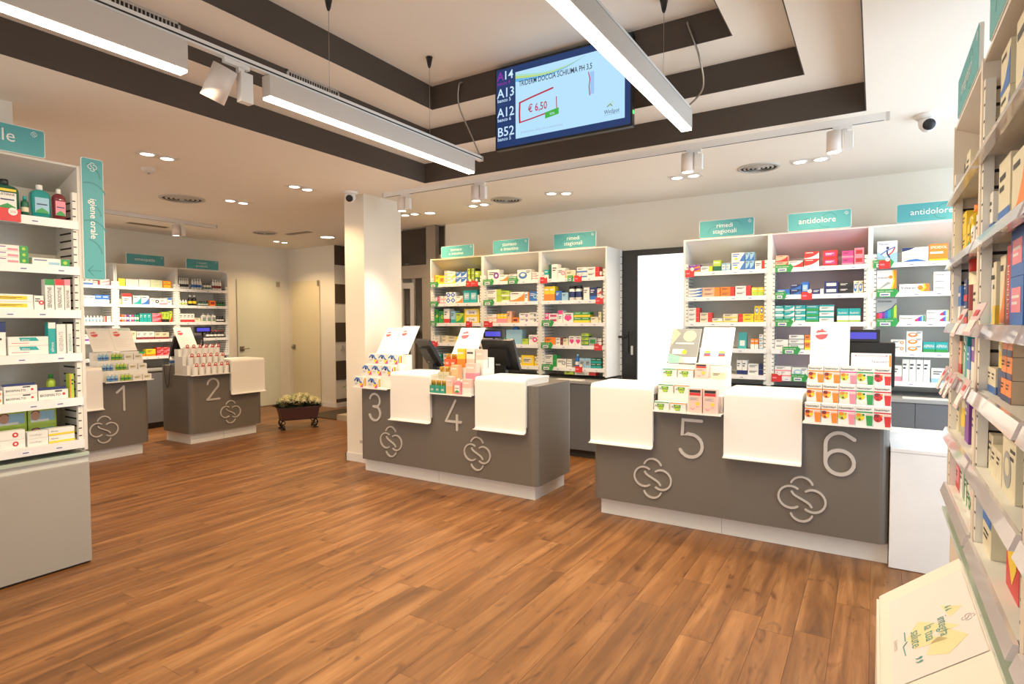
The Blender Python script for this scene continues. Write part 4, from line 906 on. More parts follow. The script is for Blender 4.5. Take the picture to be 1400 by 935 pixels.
            X(0, 1, .86, 1, c2); mb.disc(w*.45, h*.42, w*.2, cm('E'), -.0012, rz=h*.3); mb.poly([(w*.2, h*.75), (w*.7, h*.75), (w*.62, h*.12), (w*.36, h*.08)], cm('G'), -.001); mb.text('Aloelax', w*.08, h*.40, h*.34, cm('W') if False else cm('D'), -.0016, maxw=w*.84, bold=True)
        elif pat == 'pinkv': X(.10, .90, .82, .94, cm('K')); X(.10, .90, .70, .82, c2); mb.disc(w*.68, h*.38, w*.14, cm('Y'), rz=w*.12); lines(mb, w*.15, w*.75, h*.6, h*.018, cm('A'), 3); mb.ribbon([(w*.2, h*.2), (w*.35, h*.13), (w*.45, h*.19)], w*.06, cm('P'), -.0004, -.001); mb.ribbon([(w*.6, h*.24), (w*.75, h*.28)], w*.05, cm('P'), -.0004, -.001)
        elif pat == 'plain':
            if txt: mb.text(txt, w*.08, h*.4, h*.34, c3 or ink, -.0012, maxw=w*.8)
            else: body_lines()
        if pat in ('dots', 'band') and txt: mb.text(txt, w*.08, h*.5, h*.3, c3 or INKB, -.0012, maxw=w*.55)
    _pm[k] = mb.mesh(mb_name(pat, des)); return _pm[k]
KIND = ['medicine_box']
def mb_name(pat, des):
    return {'bot': 'bottle', 'can': 'product_tub', 'tubes': 'product_tube', 'pouch': 'product_pouch'}.get(pat, KIND[0])
def cat_of(pat): return {'bot': 'bottle', 'can': 'tub', 'tubes': 'tube', 'pouch': 'pouch'}.get(pat, 'box')
SHN = ['top shelf', 'second shelf', 'third shelf', 'fourth shelf', 'fifth shelf', 'bottom deck']
def place(base, rz, x, y, z, name, me, label, cat, group=None, jit=0):
    c, s = cos(rz), sin(rz)
    o = link(name, me, None, (base[0]+x*c-y*s, base[1]+x*s+y*c, z), (0, 0, rz+jit))
    return tag(o, label, cat, group)
rj = random.Random(11)
def stock(base, rz, rows, rz_z, where, depth=.10, y0=.012, maxd=.13, side=None, names=SHN, WB=.79, A0=.20):
    used = {}; fixed = []; last = {}
    for (si, x, w, h, cols, rws, des, desc, dy) in rows:
        lo = max(.047, last.get(si, 0)); hi = WB-.047; e = x+w*cols
        x = max(x, lo); e = min(e, hi)
        if e-x < .014*cols: x = max(lo, e-.03*cols); e = max(e, x+.02*cols)
        if e > hi+.001: continue
        w = (e-x)/cols-.0008; last[si] = x+(w+.0008)*cols
        av = (rz_z[si-1]-rz_z[si]-.024) if si > 0 else A0
        if (des.startswith('bot') or des.startswith('can')) and si == 0: av = .21
        h = min(h, av/rws/(1.2 if 'lightpack' in des else 1)/(1.28 if des.startswith('bio') and rws*h*1.15 > av else 1))
        fixed.append((si, x, w, h, cols, rws, des, desc, dy))
    for (si, x, w, h, cols, rws, des, desc, dy) in fixed:
        pat = des.split(':')[0]; d = min(maxd, max(depth*.7, w*.6)); d = depth if pat not in ('bot', 'can', 'tubes') else max(w, .02)
        d = min(d, maxd)
        if h/rws < .02: pass
        nm = mb_name(pat, des); ct = cat_of(pat)
        ds = desc
        if (si, desc) in used: print('repeat', where, si, desc)
        used[(si, desc)] = 1
        yb = y0+rj.random()*.012+dy
        for c in range(cols):
            for r in range(rws):
                sd = side
                if pat == 'tubes': sd = 'ROPVLMTG'[c % 8]
                me = product_mesh(des, float(w), float(h), float(d), sd)
                pw = pos_words(c, cols, r, rws)
                lb = f"{pw} {ds}, {names[si]}, {where}".strip()
                if len(lb.split()) > 16: lb = f"{pw} {ds}, {names[si].replace(' shelf','')}, {where}"
                place(base, rz, x+c*(w+.0008), yb+(rj.random()-.5)*.003*(r > 0)+r*.0, rz_z[si]+.0205+r*(h+.0004), nm, me, lb, ct, f"{desc}s on the {names[si]} of the {where}" if cols*rws > 1 else None)

# ------------------------------------------------------------------ shelf bays
def price_rail(mb, x0, x1, zt, zb, m, rnd, y=-.010, tilt=0):
    mb.add([(x0, y-tilt, zb), (x1, y-tilt, zb), (x1, y-.0, zt), (x0, y-.0, zt), (x0, 0, zb), (x1, 0, zb), (x1, 0, zt), (x0, 0, zt)],
           [(0, 1, 2, 3), (7, 6, 5, 4), (0, 4, 5, 1), (3, 2, 6, 7), (1, 5, 6, 2), (0, 3, 7, 4)], m)
    x = x0+.04+rnd.random()*.08
    while x < x1-.10:
        hh = zt-zb; f = .35; yy = y-tilt*(1-f)-.0008
        w = .05
        if tilt == 0: mb.rect(x, x+w, zb+hh*.25, zb+hh*.62, mat('ticket_paper', (.80, .80, .84), .5), yy); mb.rect(x+.008, x+w-.014, zb+hh*.36, zb+hh*.48, INKB, yy-.0006)
        x += .12+rnd.random()*.12
def bay(name, label, base, rz, W, Ht, D, rails, zbot, pm, bm, step=.035, rail_h=.04, clear=False, header=.2, lside=True, group=None, tilt=0, rx0=None):
    t = thing(name, label, 'shelving', (*base, 0), rz, group)
    rnd = random.Random(hash(label) % 1000 if False else int(abs(base[0]*100)+abs(base[1]*37)))
    if lside: MB().box(0, .018, 0, D, zbot, Ht, pm).build('side_panel', t)
    MB().box(W-.018, W, 0, D, zbot, Ht, pm).build('side_panel', t)
    MB().box(.018, W-.018, D-.018, D, zbot, Ht-.006, bm).build('back_panel', t)
    MB().add([(.018, .004, Ht-.012), (W-.018, .004, Ht-.012), (W-.018, .004, Ht), (.018, .004, Ht), (.018, D-.02, Ht-header), (W-.018, D-.02, Ht-header), (W-.018, D-.02, Ht), (.018, D-.02, Ht)],
             [(0, 3, 2, 1), (4, 5, 6, 7), (0, 1, 5, 4), (2, 3, 7, 6), (0, 4, 7, 3), (1, 2, 6, 5)], bm).build('header_panel', t)
    for s, xx in (('l', .018), ('r', W-.018-.026)):
        MB().box(xx, xx+.026, .004, .03, zbot+.01, Ht-header-.04, UPR).build('slotted_upright', t)
    sl = MB(); z = zbot+.04
    while z < Ht-header-.06:
        for xx in (.018, W-.018-.026): sl.box(xx+(.010 if xx < .1 else 0), xx+(.026 if xx < .1 else .016), .0032, .004, z, z+.006, SLOT)
        sh_ = .010 if step > .04 else .005
        sl.box(.018, .0188, .031, D*.75, z, z+sh_, SLOT); sl.box(W-.0188, W-.018, .031, D*.75, z, z+sh_, SLOT)
        z += step
    o = sl.build('slots', t); o['kind'] = 'stuff'
    for rzz in rails:
        sh = MB().box(.046, W-.046, .0, D-.02, rzz+.002, rzz+.02, SHELF).box(.0185, .046, .031, D-.02, rzz+.004, rzz+.02, SHELF).box(W-.046, W-.0185, .031, D-.02, rzz+.004, rzz+.02, SHELF).build('shelf', t)
        m = MB(); price_rail(m, rx0 if rx0 is not None else .02, W-.02, rzz+.02, rzz+.02-rail_h, CLEARR if clear else RAIL, rnd, tilt=tilt); m.build('price_rail', sh)
    return t
def cabinet(name, label, base, rz, W, Ht, D, ndoors, body, door, plinth=.08, top=.03, group=None):
    t = thing(name, label, 'cabinet', (*base, 0), rz, group)
    MB().box(.0, W, .02, D, plinth, Ht-top, body).build('carcass', t); MB().box(.0, W, .05, D-.02, 0, plinth-.0005, mat('dark_plinth', (.05, .045, .04), .6)).build('plinth', t)
    MB().bev(0, W, -.012, D, Ht-top, Ht, speckle('grey_top', (.34, .34, .33), .4, .03, 4, .01), .003, 'x').build('worktop', t)
    w = W/ndoors
    for k in range(ndoors): MB().bev(k*w+.002, (k+1)*w-.002, 0, .0195, plinth+.004, Ht-top-.004 if ndoors < 9 else Ht, door, .003, 'y').build('door', t)
    return t
def sign(label, base, rz, x, z, w, h, rows, vert=False, size=None, parent_y=0.0, bracket=True):
    c, s = cos(rz), sin(rz)
    t = thing('category_sign', label, 'sign', (base[0]+x*c-parent_y*s, base[1]+x*s+parent_y*c, z), rz)
    r = .014
    MB().prism([(a, 0, b) for a, b in rrect(0, w, 0, h, r)], (0, .012, 0), SIGNW).build('board', t)
    b = .0035
    MB().prism([(a, -.0012, b_) for a, b_ in rrect(b, w-b, b, h-b, r-b)], (0, .001, 0), TEAL).build('teal_face', t)
    m = MB()
    if not vert:
        m.ribbon(arc(w*.30, h*.18, h*.42, 165, 60, 10, h*.45), .006, TEALD, -.0012, -.0016); m.ribbon(arc(w*.66, h*.52, h*.36, 150, 20, 10), .006, TEALD, -.0012, -.0016); m.ribbon(arc(w*.62, h*.50, h*.40, 190, 290, 10), .006, TEALD, -.0012, -.0016)
        sz = size or (h*.44 if len(rows) == 1 else h*.36)
        for i, tx in enumerate(rows): MB().text(tx, w*.47, h*(.38 if len(rows) == 1 else .55-.33*i), sz, SIGNW, -.0022, 'c', w*.78).build('lettering', t)
        emblem(m, w*.925, h*.80, h*.09, SIGNW, -.0012, -.0018, .14)
    else:
        for k in range(5): z0 = h*(.86-.155*k); m.ribbon(arc(w*.35 if k % 2 else w*.1, z0-.02, w*.75, 110 if k % 2 else 75, 20 if k % 2 else 5, 8), .008, TEALD, -.0012, -.0016)
        m.text(rows[0], w*.36, h*.67, w*.44, SIGNW, -.0022, vert=2, bold=True, maxw=h*.35); emblem(m, w*.5, h*.93, w*.20, SIGNW, -.0012, -.0018, .12)
        m.ribbon([(w*.22, h*.075), (w*.80, h*.075)], .005, TEALD, -.0012, -.002); m.ribbon([(w*.42, h*.115), (w*.20, h*.075), (w*.42, h*.035)], .005, TEALD, -.0012, -.002)
    m.build('printed_arcs', t)
    if bracket: MB().box(w*.2, w*.2+.02, .012, .016, -.0045, h*.5, SILVER).box(w*.8-.02, w*.8, .012, .016, -.0045, h*.5, SILVER).build('bracket', t)
    return t
def promo(base, rz, x0, x1, zr, kind, label, h=.075):
    """green arrow or red ticket clipped over the front of a shelf rail"""
    c, s = cos(rz), sin(rz); y = -.016; w = x1-x0
    t = MB(); g = cm('G') if kind == 'G' else cm('R')
    if kind == 'G':
        t.prism([(0, 0, -.02), (w*.78, 0, -.02), (w*.80, 0, -.032), (w, 0, h*.32), (w*.80, 0, h*.78), (w*.78, 0, h*.62), (0, 0, h*.62)], (0, .002, 0), g)
        t.rect(w*.15, w*.62, -.014, h*.20, cm('W'), -.0008); t.rect(w*.2, w*.55, -.006, h*.06, INKB, -.0016); t.text('Sconto speciale', w*.04, h*.32, h*.24, cm('W'), -.0010, maxw=w*.7)
    else:
        t.prism([(0, 0, -.03), (w, 0, -.03), (w, 0, h*.55), (0, 0, h*.55)], (0, .002, 0), g); t.disc(w*.78, h*.62, w*.2, cm('W'), -.0010, rz=w*.2); t.rect(w*.1, w*.5, .0, .012, cm('P'), -.0008); t.text('%', w*.68, h*.52, h*.26, cm('R'), -.0018)
    o = t.build('promo_ticket', None, (base[0]+x0*c-y*s, base[1]+x0*s+y*c, zr), (0, 0, rz)); tag(o, label, 'ticket')
RZ = [1.912, 1.667, 1.42, 1.17, .924, .845]
CZ = [1.93, 1.69, 1.445, 1.206, .97, .85]
bays = [('left stomaco bay', -4.84, .81), ('right stomaco bay', -4.03, .79), ('rimedi bay left of doorway', -3.24, .81), ('rimedi bay right of doorway', -1.62, .79), ('middle antidolore bay', -.83, .79), ('right antidolore bay', -.04, .80)]
PINKB = mat('pink_back', (.72, .56, .58), .5); YELB = mat('sand_back', (.62, .57, .38), .5)
for i, (nm, x, W) in enumerate(bays):
    lb = ['white shelving bay of remedies under the leftmost back sign', 'white shelving bay in the middle of the left back wall group', 'white shelving bay directly left of the lit doorway', 'white shelving bay directly right of the lit doorway',
          'white shelving bay with pinkish back above the cash desk six', 'white shelving bay partly hidden by the right foreground shelf'][i]
    bay('shelving_bay', lb, (x, 5.85), 0, W, 2.25, .40, RZ[:5], .85, SHELF, (YELB, BACKP, BACKP, BACKP, PINKB, BACKP)[i])
for i, (x, W, nd) in enumerate(((-4.84, 2.41, 5), (-1.62, 2.38, 5))):
    cabinet('base_cabinet', ('low grey base cabinet run under the left back shelves', 'low grey base cabinet run under the right back shelves')[i], (x, 5.66), 0, W, .82, .62, nd, CABG, DOORG)
for i, (nm, y0, W) in enumerate((('left wall bay by oral care sign', 3.08, .80), ('omeopatia bay', 3.884, .806), ('prodotti bay', 4.69, .80))):
    lb = ['white left wall shelving bay just behind the tall teal sign', 'white left wall shelving bay under the omeopatia sign', 'white left wall shelving bay nearest to the frosted doors'][i]
    bay('shelving_bay', lb, (-8.6, y0), RAD(90), W, 2.25, .39, CZ[:5], .85, SHELF, BACKP)
cabinet('base_cabinet', 'low grey base cabinet run under the left wall shelves', (-8.42, 3.08), RAD(90), 2.41, .82, .56, 5, CABG, DOORG)
WH = {k: (v, base, rz, z) for k, v, base, rz, z in (
    ('A1', bays[0][0], (-4.84, 5.85), 0, RZ), ('A1b', bays[0][0], (-4.84, 5.85), 0, RZ), ('A2', bays[1][0], (-4.03, 5.85), 0, RZ), ('A3', bays[2][0], (-3.24, 5.85), 0, RZ),
    ('B1', bays[3][0], (-1.62, 5.85), 0, RZ), ('B2', bays[4][0], (-.83, 5.85), 0, RZ), ('B3', bays[5][0], (-.04, 5.85), 0, RZ),
    ('C0', 'left wall bay by tall sign', (-8.6, 3.08), RAD(90), CZ), ('C1', 'omeopatia bay', (-8.6, 3.884), RAD(90), CZ), ('C2', 'prodotti bay', (-8.6, 4.69), RAD(90), CZ))}
for k, (nm, base, rz, zz) in WH.items():
    KIND[0] = 'remedy_box' if k[0] == 'C' else 'medicine_box'
    stock(base, rz, BAY[k], zz, nm)
for lb, x, z, w, h, rows in (('teal hanging sign reading stomaco e intestino above leftmost back bay', .17, 2.2550, .50, .145, ['stomaco', 'e intestino']), ('teal sign reading stomaco e intestino above the second back bay', .955, 2.2550, .49, .16, ['stomaco', 'e intestino']),
        ('teal sign reading rimedi stagionali left of the lit doorway', 1.77, 2.2550, .51, .17, ['rimedi', 'stagionali']), ('teal sign reading rimedi stagionali right of the lit doorway', 3.37, 2.255, .50, .165, ['rimedi', 'stagionali']),
        ('teal sign reading antidolore above the pinkish shelf bay', 4.155, 2.255, .50, .16, ['antidolore']), ('teal sign reading antidolore cut off by the right foreground shelf', 4.98, 2.255, .50, .155, ['antidolore'])):
    sign(lb, (-4.84, 5.86), 0, x, z, w, h, rows)
sign('teal sign reading omeopatia above the left wall shelves', (-8.61, 3.08), RAD(90), .95, 2.2550, .50, .145, ['omeopatia'])
sign('teal sign reading i nostri prodotti above shelves near the frosted doors', (-8.61, 3.08), RAD(90), 1.76, 2.2550, .50, .145, ['i nostri', 'prodotti'])
PT = [(-4.84, 0, .147, 0, 'G', 'left stomaco bay top shelf left'), (-4.84, .57, .654, 0, 'R', 'left stomaco bay top shelf centre'), (-4.84, .661, .749, 0, 'R', 'left stomaco bay top shelf right'), (-4.84, 0, .145, 1, 'G', 'left stomaco bay second shelf'), (-4.84, .009, .113, 2, 'G', 'left stomaco bay third shelf left'),
      (-4.84, .566, .657, 2, 'R', 'left stomaco bay third shelf right'), (-4.84, .019, .121, 3, 'R', 'left stomaco bay fourth shelf'), (-4.03, .015, .173, 0, 'G', 'right stomaco bay top shelf left'), (-4.03, .366, .516, 0, 'G', 'right stomaco bay top shelf middle'), (-4.03, .018, .176, 1, 'G', 'right stomaco bay second shelf'),
      (-4.03, .023, .148, 2, 'R', 'right stomaco bay third shelf'), (-3.24, .009, .099, 0, 'R', 'left rimedi bay top shelf left end'), (-3.24, .353, .426, 0, 'G', 'left rimedi bay top shelf middle'), (-3.24, .435, .523, 0, 'R', 'left rimedi bay top shelf beside arrow'), (-3.24, .689, .776, 1, 'R', 'left rimedi bay second shelf right'),
      (-3.24, .028, .184, 2, 'G', 'left rimedi bay third shelf left'), (-3.24, .017, .171, 3, 'G', 'left rimedi bay fourth shelf left'), (-3.24, .672, .762, 3, 'R', 'left rimedi bay fourth shelf right'), (-3.24, .027, .183, 4, 'G', 'left rimedi bay fifth shelf left'), (-3.24, .448, .533, 4, 'R', 'left rimedi bay fifth shelf middle'),
      (-1.62, .022, .109, 0, 'R', 'right rimedi bay top shelf'), (-.83, .049, .201, 0, 'G', 'middle antidolore bay top shelf'), (-.83, .052, .146, 1, 'G', 'middle antidolore bay second shelf left'), (-.83, .266, .352, 1, 'R', 'middle antidolore bay second shelf'), (-.83, .055, .206, 2, 'G', 'middle antidolore bay third shelf'),
      (-.83, .117, .267, 3, 'G', 'middle antidolore bay fourth shelf'), (-.83, .194, .331, 4, 'G', 'middle antidolore bay fifth shelf right'), (-.83, .028, .115, 4, 'R', 'middle antidolore bay fifth shelf left'), (-.04, .022, .168, 0, 'G', 'right antidolore bay top shelf'), (-.04, .060, .14, 0, 'R', 'right antidolore bay top shelf over arrow'),
      (-.04, .048, .204, 1, 'G', 'right antidolore bay second shelf'), (-.04, .051, .212, 2, 'G', 'right antidolore bay third shelf')]
for bx, a, b2, si, kd, w in PT:
    promo((bx, 5.85 if 'over' not in w else 5.846), 0, a, b2, RZ[si], kd, ('green arrow price ticket, ' if kd == 'G' else 'red discount ticket with white spot, ')+w)

# ------------------------------------------------------------------ left gondola with oral care
KIND[0] = 'toothpaste_box'
GB = (-4.04, .05)   # local x runs towards the back of the shop
DZ = [2.035, 1.765, 1.51, 1.255, .99, .735]
GX = RAD(90)
bay('oral_care_gondola', 'tall white oral care shelf in the left foreground', (-4.04, .85), GX, .80, 2.385, .33, DZ[:6], .69, GONDP, speckle('gondola_back', (.64, .62, .57), .5, .03, 3, .01), step=.045, rail_h=.048, header=.12)
bay('oral_care_gondola', 'neighbouring oral care shelf mostly outside the left edge', (-4.04, .04), GX, .80, 2.385, .33, DZ[:6], .69, GONDP, BACKP, step=.045, rail_h=.048, header=.12)
stock((-4.04, .85), GX, BAY['D'], DZ, 'oral care shelf', depth=.05, maxd=.12); stock((-4.04, .85), GX, BAY['Db'], DZ, 'oral care shelf', depth=.05, maxd=.12, names=SHN[:5]+['lowest shelf'])
t = thing('base_unit', 'grey beige base unit under the left oral care shelf', 'cabinet', (-4.03, -.75, 0), GX)
GG = speckle('base_grey', (.36, .335, .30), .45, .03, 3, .01)
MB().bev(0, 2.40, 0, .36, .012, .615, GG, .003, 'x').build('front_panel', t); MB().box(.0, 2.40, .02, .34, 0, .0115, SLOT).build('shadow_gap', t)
MB().box(0, 2.40, .012, .34, .6155, .655, mat('pale_groove', (.60, .60, .56), .4)).build('groove', t); MB().bev(-.0, 2.40, -.004, .34, .6555, .678, mat('glass_green_edge', (.42, .50, .42), .15, coat=.5), .002, 'x').build('glass_shelf', t)
def gplace(x, z, des, w, h, d, lb, y=.012, grp=None): return place((-4.04, .85), GX, x, y, z, mb_name(des.split(':')[0], des), product_mesh(des, w, h, d), lb, cat_of(des.split(':')[0]), grp)
# baby lotion cartons behind the lowest row
for c in range(2):
    for r in range(2):
        mb = MB().bev(0, .138, 0, .05, 0, .099, cm('E'), .002, 'y').rect(.012, .128, .02, .08, cm('L'), -.0006).rect(.012, .10, .018, .032, cm('W'), -.001).disc(.035, .055, .022, mat('skin_print', (.55, .30, .20), .5), -.0014, rz=.027).disc(.035, .072, .022, cm('Z'), -.001, rz=.014)
        place((-4.04, .85), GX, .41+.145*c, .135, .7555+r*.1, 'medicine_box', mb.mesh('medicine_box'), f"{('lower','upper')[r]} {('left','right')[c]} green carton with a child's face, behind lowest oral care row", 'box', 'green cartons with a face behind the lowest row')
gplace(.64, 1.0105, 'bot:E:G:G', .055, .14, .05, 'green bottle behind the upright green and orange carton', .10)
gplace(.47, 2.0555, 'bot:T:K:T', .07, .16, .06, 'dark teal bottle behind the small dropper bottle', .12)
o = MB().box(0, .43, -.0015, .0015, -.025, .044, cm('R')).text('Prezzo speciale', .2, .012, .022, cm('W'), -.0026).text('4', .30, -.018, .03, cm('W'), -.0026, bold=True).disc(.395, .028, .021, cm('W'), -.0026, n=18).text('25%', .395, .022, .016, cm('R'), -.0032, 'c').build('promo_card', None, (-4.04+.018, .92, 2.035), (0, 0, GX)); tag(o, 'red promotional card on the top oral care shelf', 'card')
o = MB().prism([(0, 0, 0), (.55, 0, 0), (.55, 0, .03), (.53, 0, .05), (.50, 0, .052), (0, 0, .05)], (0, .002, 0), cm('B')).build('promo_card', None, (-4.04+.018, .70, 1.765), (0, 0, GX)); tag(o, 'plain blue promotional card on the second oral care shelf', 'card')
sign('teal sign ending in rale on top of the oral care shelf', (-4.045, .85), GX, -.05, 2.3900, .68, .155, ['igiene orale'], size=.096)
sign('tall vertical teal sign reading igiene orale beside the left shelf', (-4.03, .85), GX, .80, 1.715, .118, .728, ['igiene orale'], vert=True, bracket=False)
# ------------------------------------------------------------------ right foreground gondola
KIND[0] = 'supplement_box'
EX = RAD(-90); EZ = [1.945, 1.68, 1.418, 1.215, .978, .742]
for i, y in enumerate((3.08, 2.33, 1.58)):
    bay('supplement_gondola', ['white supplement shelf bay at the far end of right foreground', 'white supplement shelf bay at the right edge of the photo', 'white supplement shelf bay beyond the right edge'][i], (.27, y), EX, .75, 2.25, .36, EZ, .66, speckle('gondola_cream', (.72, .64, .54), .5, .03, 3, .01), GONDP, step=.05, rail_h=.038, clear=True, header=(.16, .03, .03)[i], tilt=.013, rx0=.0 if i == 0 else None)
t = thing('base_unit', 'cream base unit under the right foreground shelves', 'cabinet', (.285, 3.08, 0), EX)
MB().box(0, 2.25, 0, .34, .02, .64, speckle('gondola_cream', (.72, .64, .54), .5)).build('carcass', t); MB().bev(0, 2.25, -.03, .34, .6405, .658, mat('glass_green_edge', (.42, .5, .42), .15, coat=.5), .002, 'x').build('glass_shelf', t); MB().box(.02, 2.23, .02, .32, 0, .0195, SLOT).build('plinth', t)
EN = ['top shelf', 'second shelf', 'third shelf', 'fourth shelf', 'fifth shelf', 'lowest shelf']
E1 = [(0, .05, .10, .12, 1, 1, 'left:C:N', 'cream carton with navy edge', 0), (0, .17, .10, .13, 1, 1, 'band:C:Y', 'cream carton with yellow foot', 0), (0, .47, .07, .11, 1, 1, 'swoosh:C:P', 'slim cream carton with pink curve', 0), (0, .56, .06, .16, 1, 1, 'top:H:V', 'peach carton with violet top', 0),
      (1, .06, .11, .09, 1, 2, 'plain:Y', 'deep yellow carton', 0), (1, .19, .105, .19, 1, 1, 'bot:Y:O:Y', 'yellow jar with orange cap', 0), (1, .34, .075, .09, 1, 1, 'band:W:R', 'small white carton with red foot', 0), (1, .44, .08, .12, 1, 1, 'dots:W:R', 'white carton with red dot', 0), (1, .56, .09, .14, 1, 1, 'band:W:T', 'white carton with teal foot', 0),
      (2, .05, .09, .15, 1, 1, 'split:B:W', 'blue and white carton', 0), (2, .16, .10, .085, 1, 2, 'band:N:R', 'navy and red small carton', 0), (2, .29, .085, .28, 1, 1, 'can:C:R:Z', 'tall cream tub with red lid', 0), (2, .41, .10, .14, 1, 1, 'band:C:P', 'cream carton with pink foot', 0), (2, .55, .10, .16, 1, 1, 'swoosh:W:B', 'white carton with blue curve', 0),
      (3, .05, .08, .13, 1, 1, 'band:H:R', 'peach carton with red foot', 0), (3, .14, .09, .165, 1, 1, 'left:W:G', 'white carton with green edge', 0), (3, .25, .07, .17, 1, 1, 'plain:T', 'dark teal carton', 0), (3, .34, .08, .12, 1, 1, 'band:B:W', 'blue carton', 0), (3, .44, .08, .15, 1, 1, 'split:V:W', 'violet and white carton', 0), (3, .55, .09, .18, 1, 1, 'plain:W', 'tall white carton', 0),
      (4, .04, .08, .12, 1, 1, 'top:C:D', 'cream carton with dark green top', 0), (4, .13, .12, .18, 1, 1, 'can:C:R:Y', 'cream supplement jar with red lid', 0), (4, .30, .11, .175, 1, 1, 'plain:V', 'purple carton', 0), (4, .47, .10, .14, 1, 1, 'plain:C', 'plain cream carton', 0),
      (5, .05, .09, .09, 1, 1, 'band:P:R', 'pink carton with red foot', 0), (5, .15, .10, .125, 1, 1, 'left:W:R', 'white carton with red edge', 0), (5, .28, .07, .12, 2, 1, 'left:W:G', 'white carton with green edge', 0), (5, .45, .09, .10, 1, 1, 'dots:W:G', 'white carton with green dot', 0), (5, .57, .09, .11, 1, 1, 'swoosh:W:M', 'white carton with magenta curve', 0)]
E2 = [(0, .04, .06, .07, 1, 1, 'bot:Y:C:C', 'little cream jar', 0), (0, .12, .14, .155, 1, 2, 'swoosh:C:B', 'cream carton with blue print', 0), (0, .34, .16, .30, 1, 1, 'swoosh:C:B', 'large cream carton with blue curve', 0),
      (1, .04, .06, .13, 1, 1, 'band:W:B', 'small white carton with blue foot', 0), (1, .12, .17, .20, 1, 1, 'band:C:B', 'large cream carton with blue foot', 0), (1, .34, .16, .17, 1, 1, 'swoosh:C:O', 'cream carton with orange curve', 0),
      (2, .03, .07, .17, 1, 1, 'swoosh:W:L', 'white carton with light blue curve', 0), (2, .12, .05, .18, 1, 1, 'band:C:Y', 'slim cream carton with yellow foot', 0), (2, .19, .08, .19, 1, 1, 'swoosh:C:O', 'cream carton with orange curve', 0), (2, .29, .06, .21, 1, 1, 'sensv:R:R:W:SUSTENIUM', 'red carton with white lettering', 0), (2, .37, .16, .12, 1, 2, 'mid:B:P', 'blue and pink carton', 0),
      (3, .04, .07, .075, 2, 1, 'band:C:B', 'small cream carton with blue foot', 0), (3, .20, .05, .19, 1, 1, 'split:Y:N', 'slim yellow and navy carton', 0), (3, .27, .07, .066, 2, 3, 'band:O:N', 'kraft carton with orange and navy label', 0),
      (4, .04, .08, .11, 1, 1, 'dots:C:A', 'small cream carton with grey dot', 0), (4, .14, .08, .09, 2, 1, 'plain:C', 'plain cream carton', 0), (4, .32, .17, .15, 1, 1, 'oval:C:A', 'large cream carton with grey oval', 0),
      (5, .05, .15, .12, 1, 1, 'top:C:B', 'white cream carton with blue top', 0), (5, .36, .16, .19, 1, 1, 'hearts:R:Y', 'red carton with heart print', 0)]
stock((.27, 3.08), EX, E1, [z for z in EZ], 'far right foreground bay', depth=.10, maxd=.2, y0=.02, names=EN, WB=.75)
KR = {'kraft carton with orange and navy label': 'S', 'purple carton': None}
for row in E2:
    stock((.27, 2.33), EX, [row], EZ, 'right edge bay', depth=.19, maxd=.2, y0=.02, side='S' if 'kraft' in row[7] else ('C' if 'red carton with heart' in row[7] or 'large' in row[7] else None), names=EN, WB=.75, A0=.245)
sign('teal sign on top of the far right foreground shelf bay', (.272, 3.08), EX, .10, 2.255, .56, .155, ['integratori'])
sign('teal sign on the right edge shelf seen almost edge on', (.272, 2.33), EX, .12, 2.255, .56, .155, ['vitamine'])
for i, (x, z, w) in enumerate(((2.95, 1.23, .10), (2.80, 1.22, .08), (2.68, 1.22, .08), (2.46, 1.45, .12), (2.13, 1.46, .16), (2.33, 1.23, .10))):
    nm = ['leftmost red and white ticket on fourth shelf at the far right', 'second red and white ticket on fourth shelf at far right', 'third red and white ticket on fourth shelf at far right', 'pink ticket standing in front of third shelf at far right', 'leaning pink and blue ticket in front of third shelf at right edge', 'pink ticket hanging at the joint between the right shelf bays'][i]
    o = MB().box(0, w, -.001, .001, -.045, .05, mat('ticket_pink', (.74, .50, .50), .35, coat=.3)).rect(w*.1, w*.9, -.035, .0, cm('W'), -.0022).rect(w*.2, w*.7, .012, .03, cm('R'), -.0022).build('promo_ticket', None, (.232, x, z-.01), (RAD(-22), 0, EX)); tag(o, nm, 'ticket')
# slanted leaflet stand below the right shelves
t = thing('slanted_stand', 'white sloping stand with printed health slogan at lower right', 'display stand', (0, 2.49, 0), 0)
prof = [(.028, .0, .0), (.028, 0, .446), (.034, 0, .452), (.262, 0, .640), (.262, 0, 0)]
CRM = speckle('stand_cream', (.82, .76, .68), .45, .015, 2, .0)
MB().prism(prof, (0, -1.5, 0), CRM).build('body', t); MB().box(.020, .0275, -1.49, -.012, .02, .44, CRM).build('front_lip', t)
al = math.atan2(.188, .228)
pr_ = link('leaflet', None, t, (.034, 0, .452), (0, -al, 0))
# local frame on slope: X up the slope, Y along stand
def slope_mesh(mb2):  # mb2 drawn in (x right, z up) -> x along -Y of stand, z up slope
    me = MB(); me.mats = mb2.mats; me.f = mb2.f; me.m = mb2.m; me.sm = mb2.sm
    me.v = [(z, -x, -y) for x, y, z in mb2.v]; return me
bpy.data.objects.remove(pr_)
sheet = MB().rect(.10, .66, .03, .285, mat('leaflet_paper', (.80, .72, .70), .5), -.002)
ye = mat('leaflet_yellow', (.80, .70, .38), .5); tl = mat('leaflet_teal', (.10, .34, .32), .5); gr = mat('leaflet_grey', (.55, .50, .50), .5)
for pts in ([(.30, .195), (.36, .255), (.40, .215)], [(.34, .12), (.42, .19), (.46, .15), (.52, .20), (.50, .10), (.42, .08)], [(.46, .20), (.54, .25), (.60, .19), (.56, .13), (.50, .15)], [(.41, .19), (.47, .235), (.47, .17)]): sheet.poly(pts, ye, -.0024)
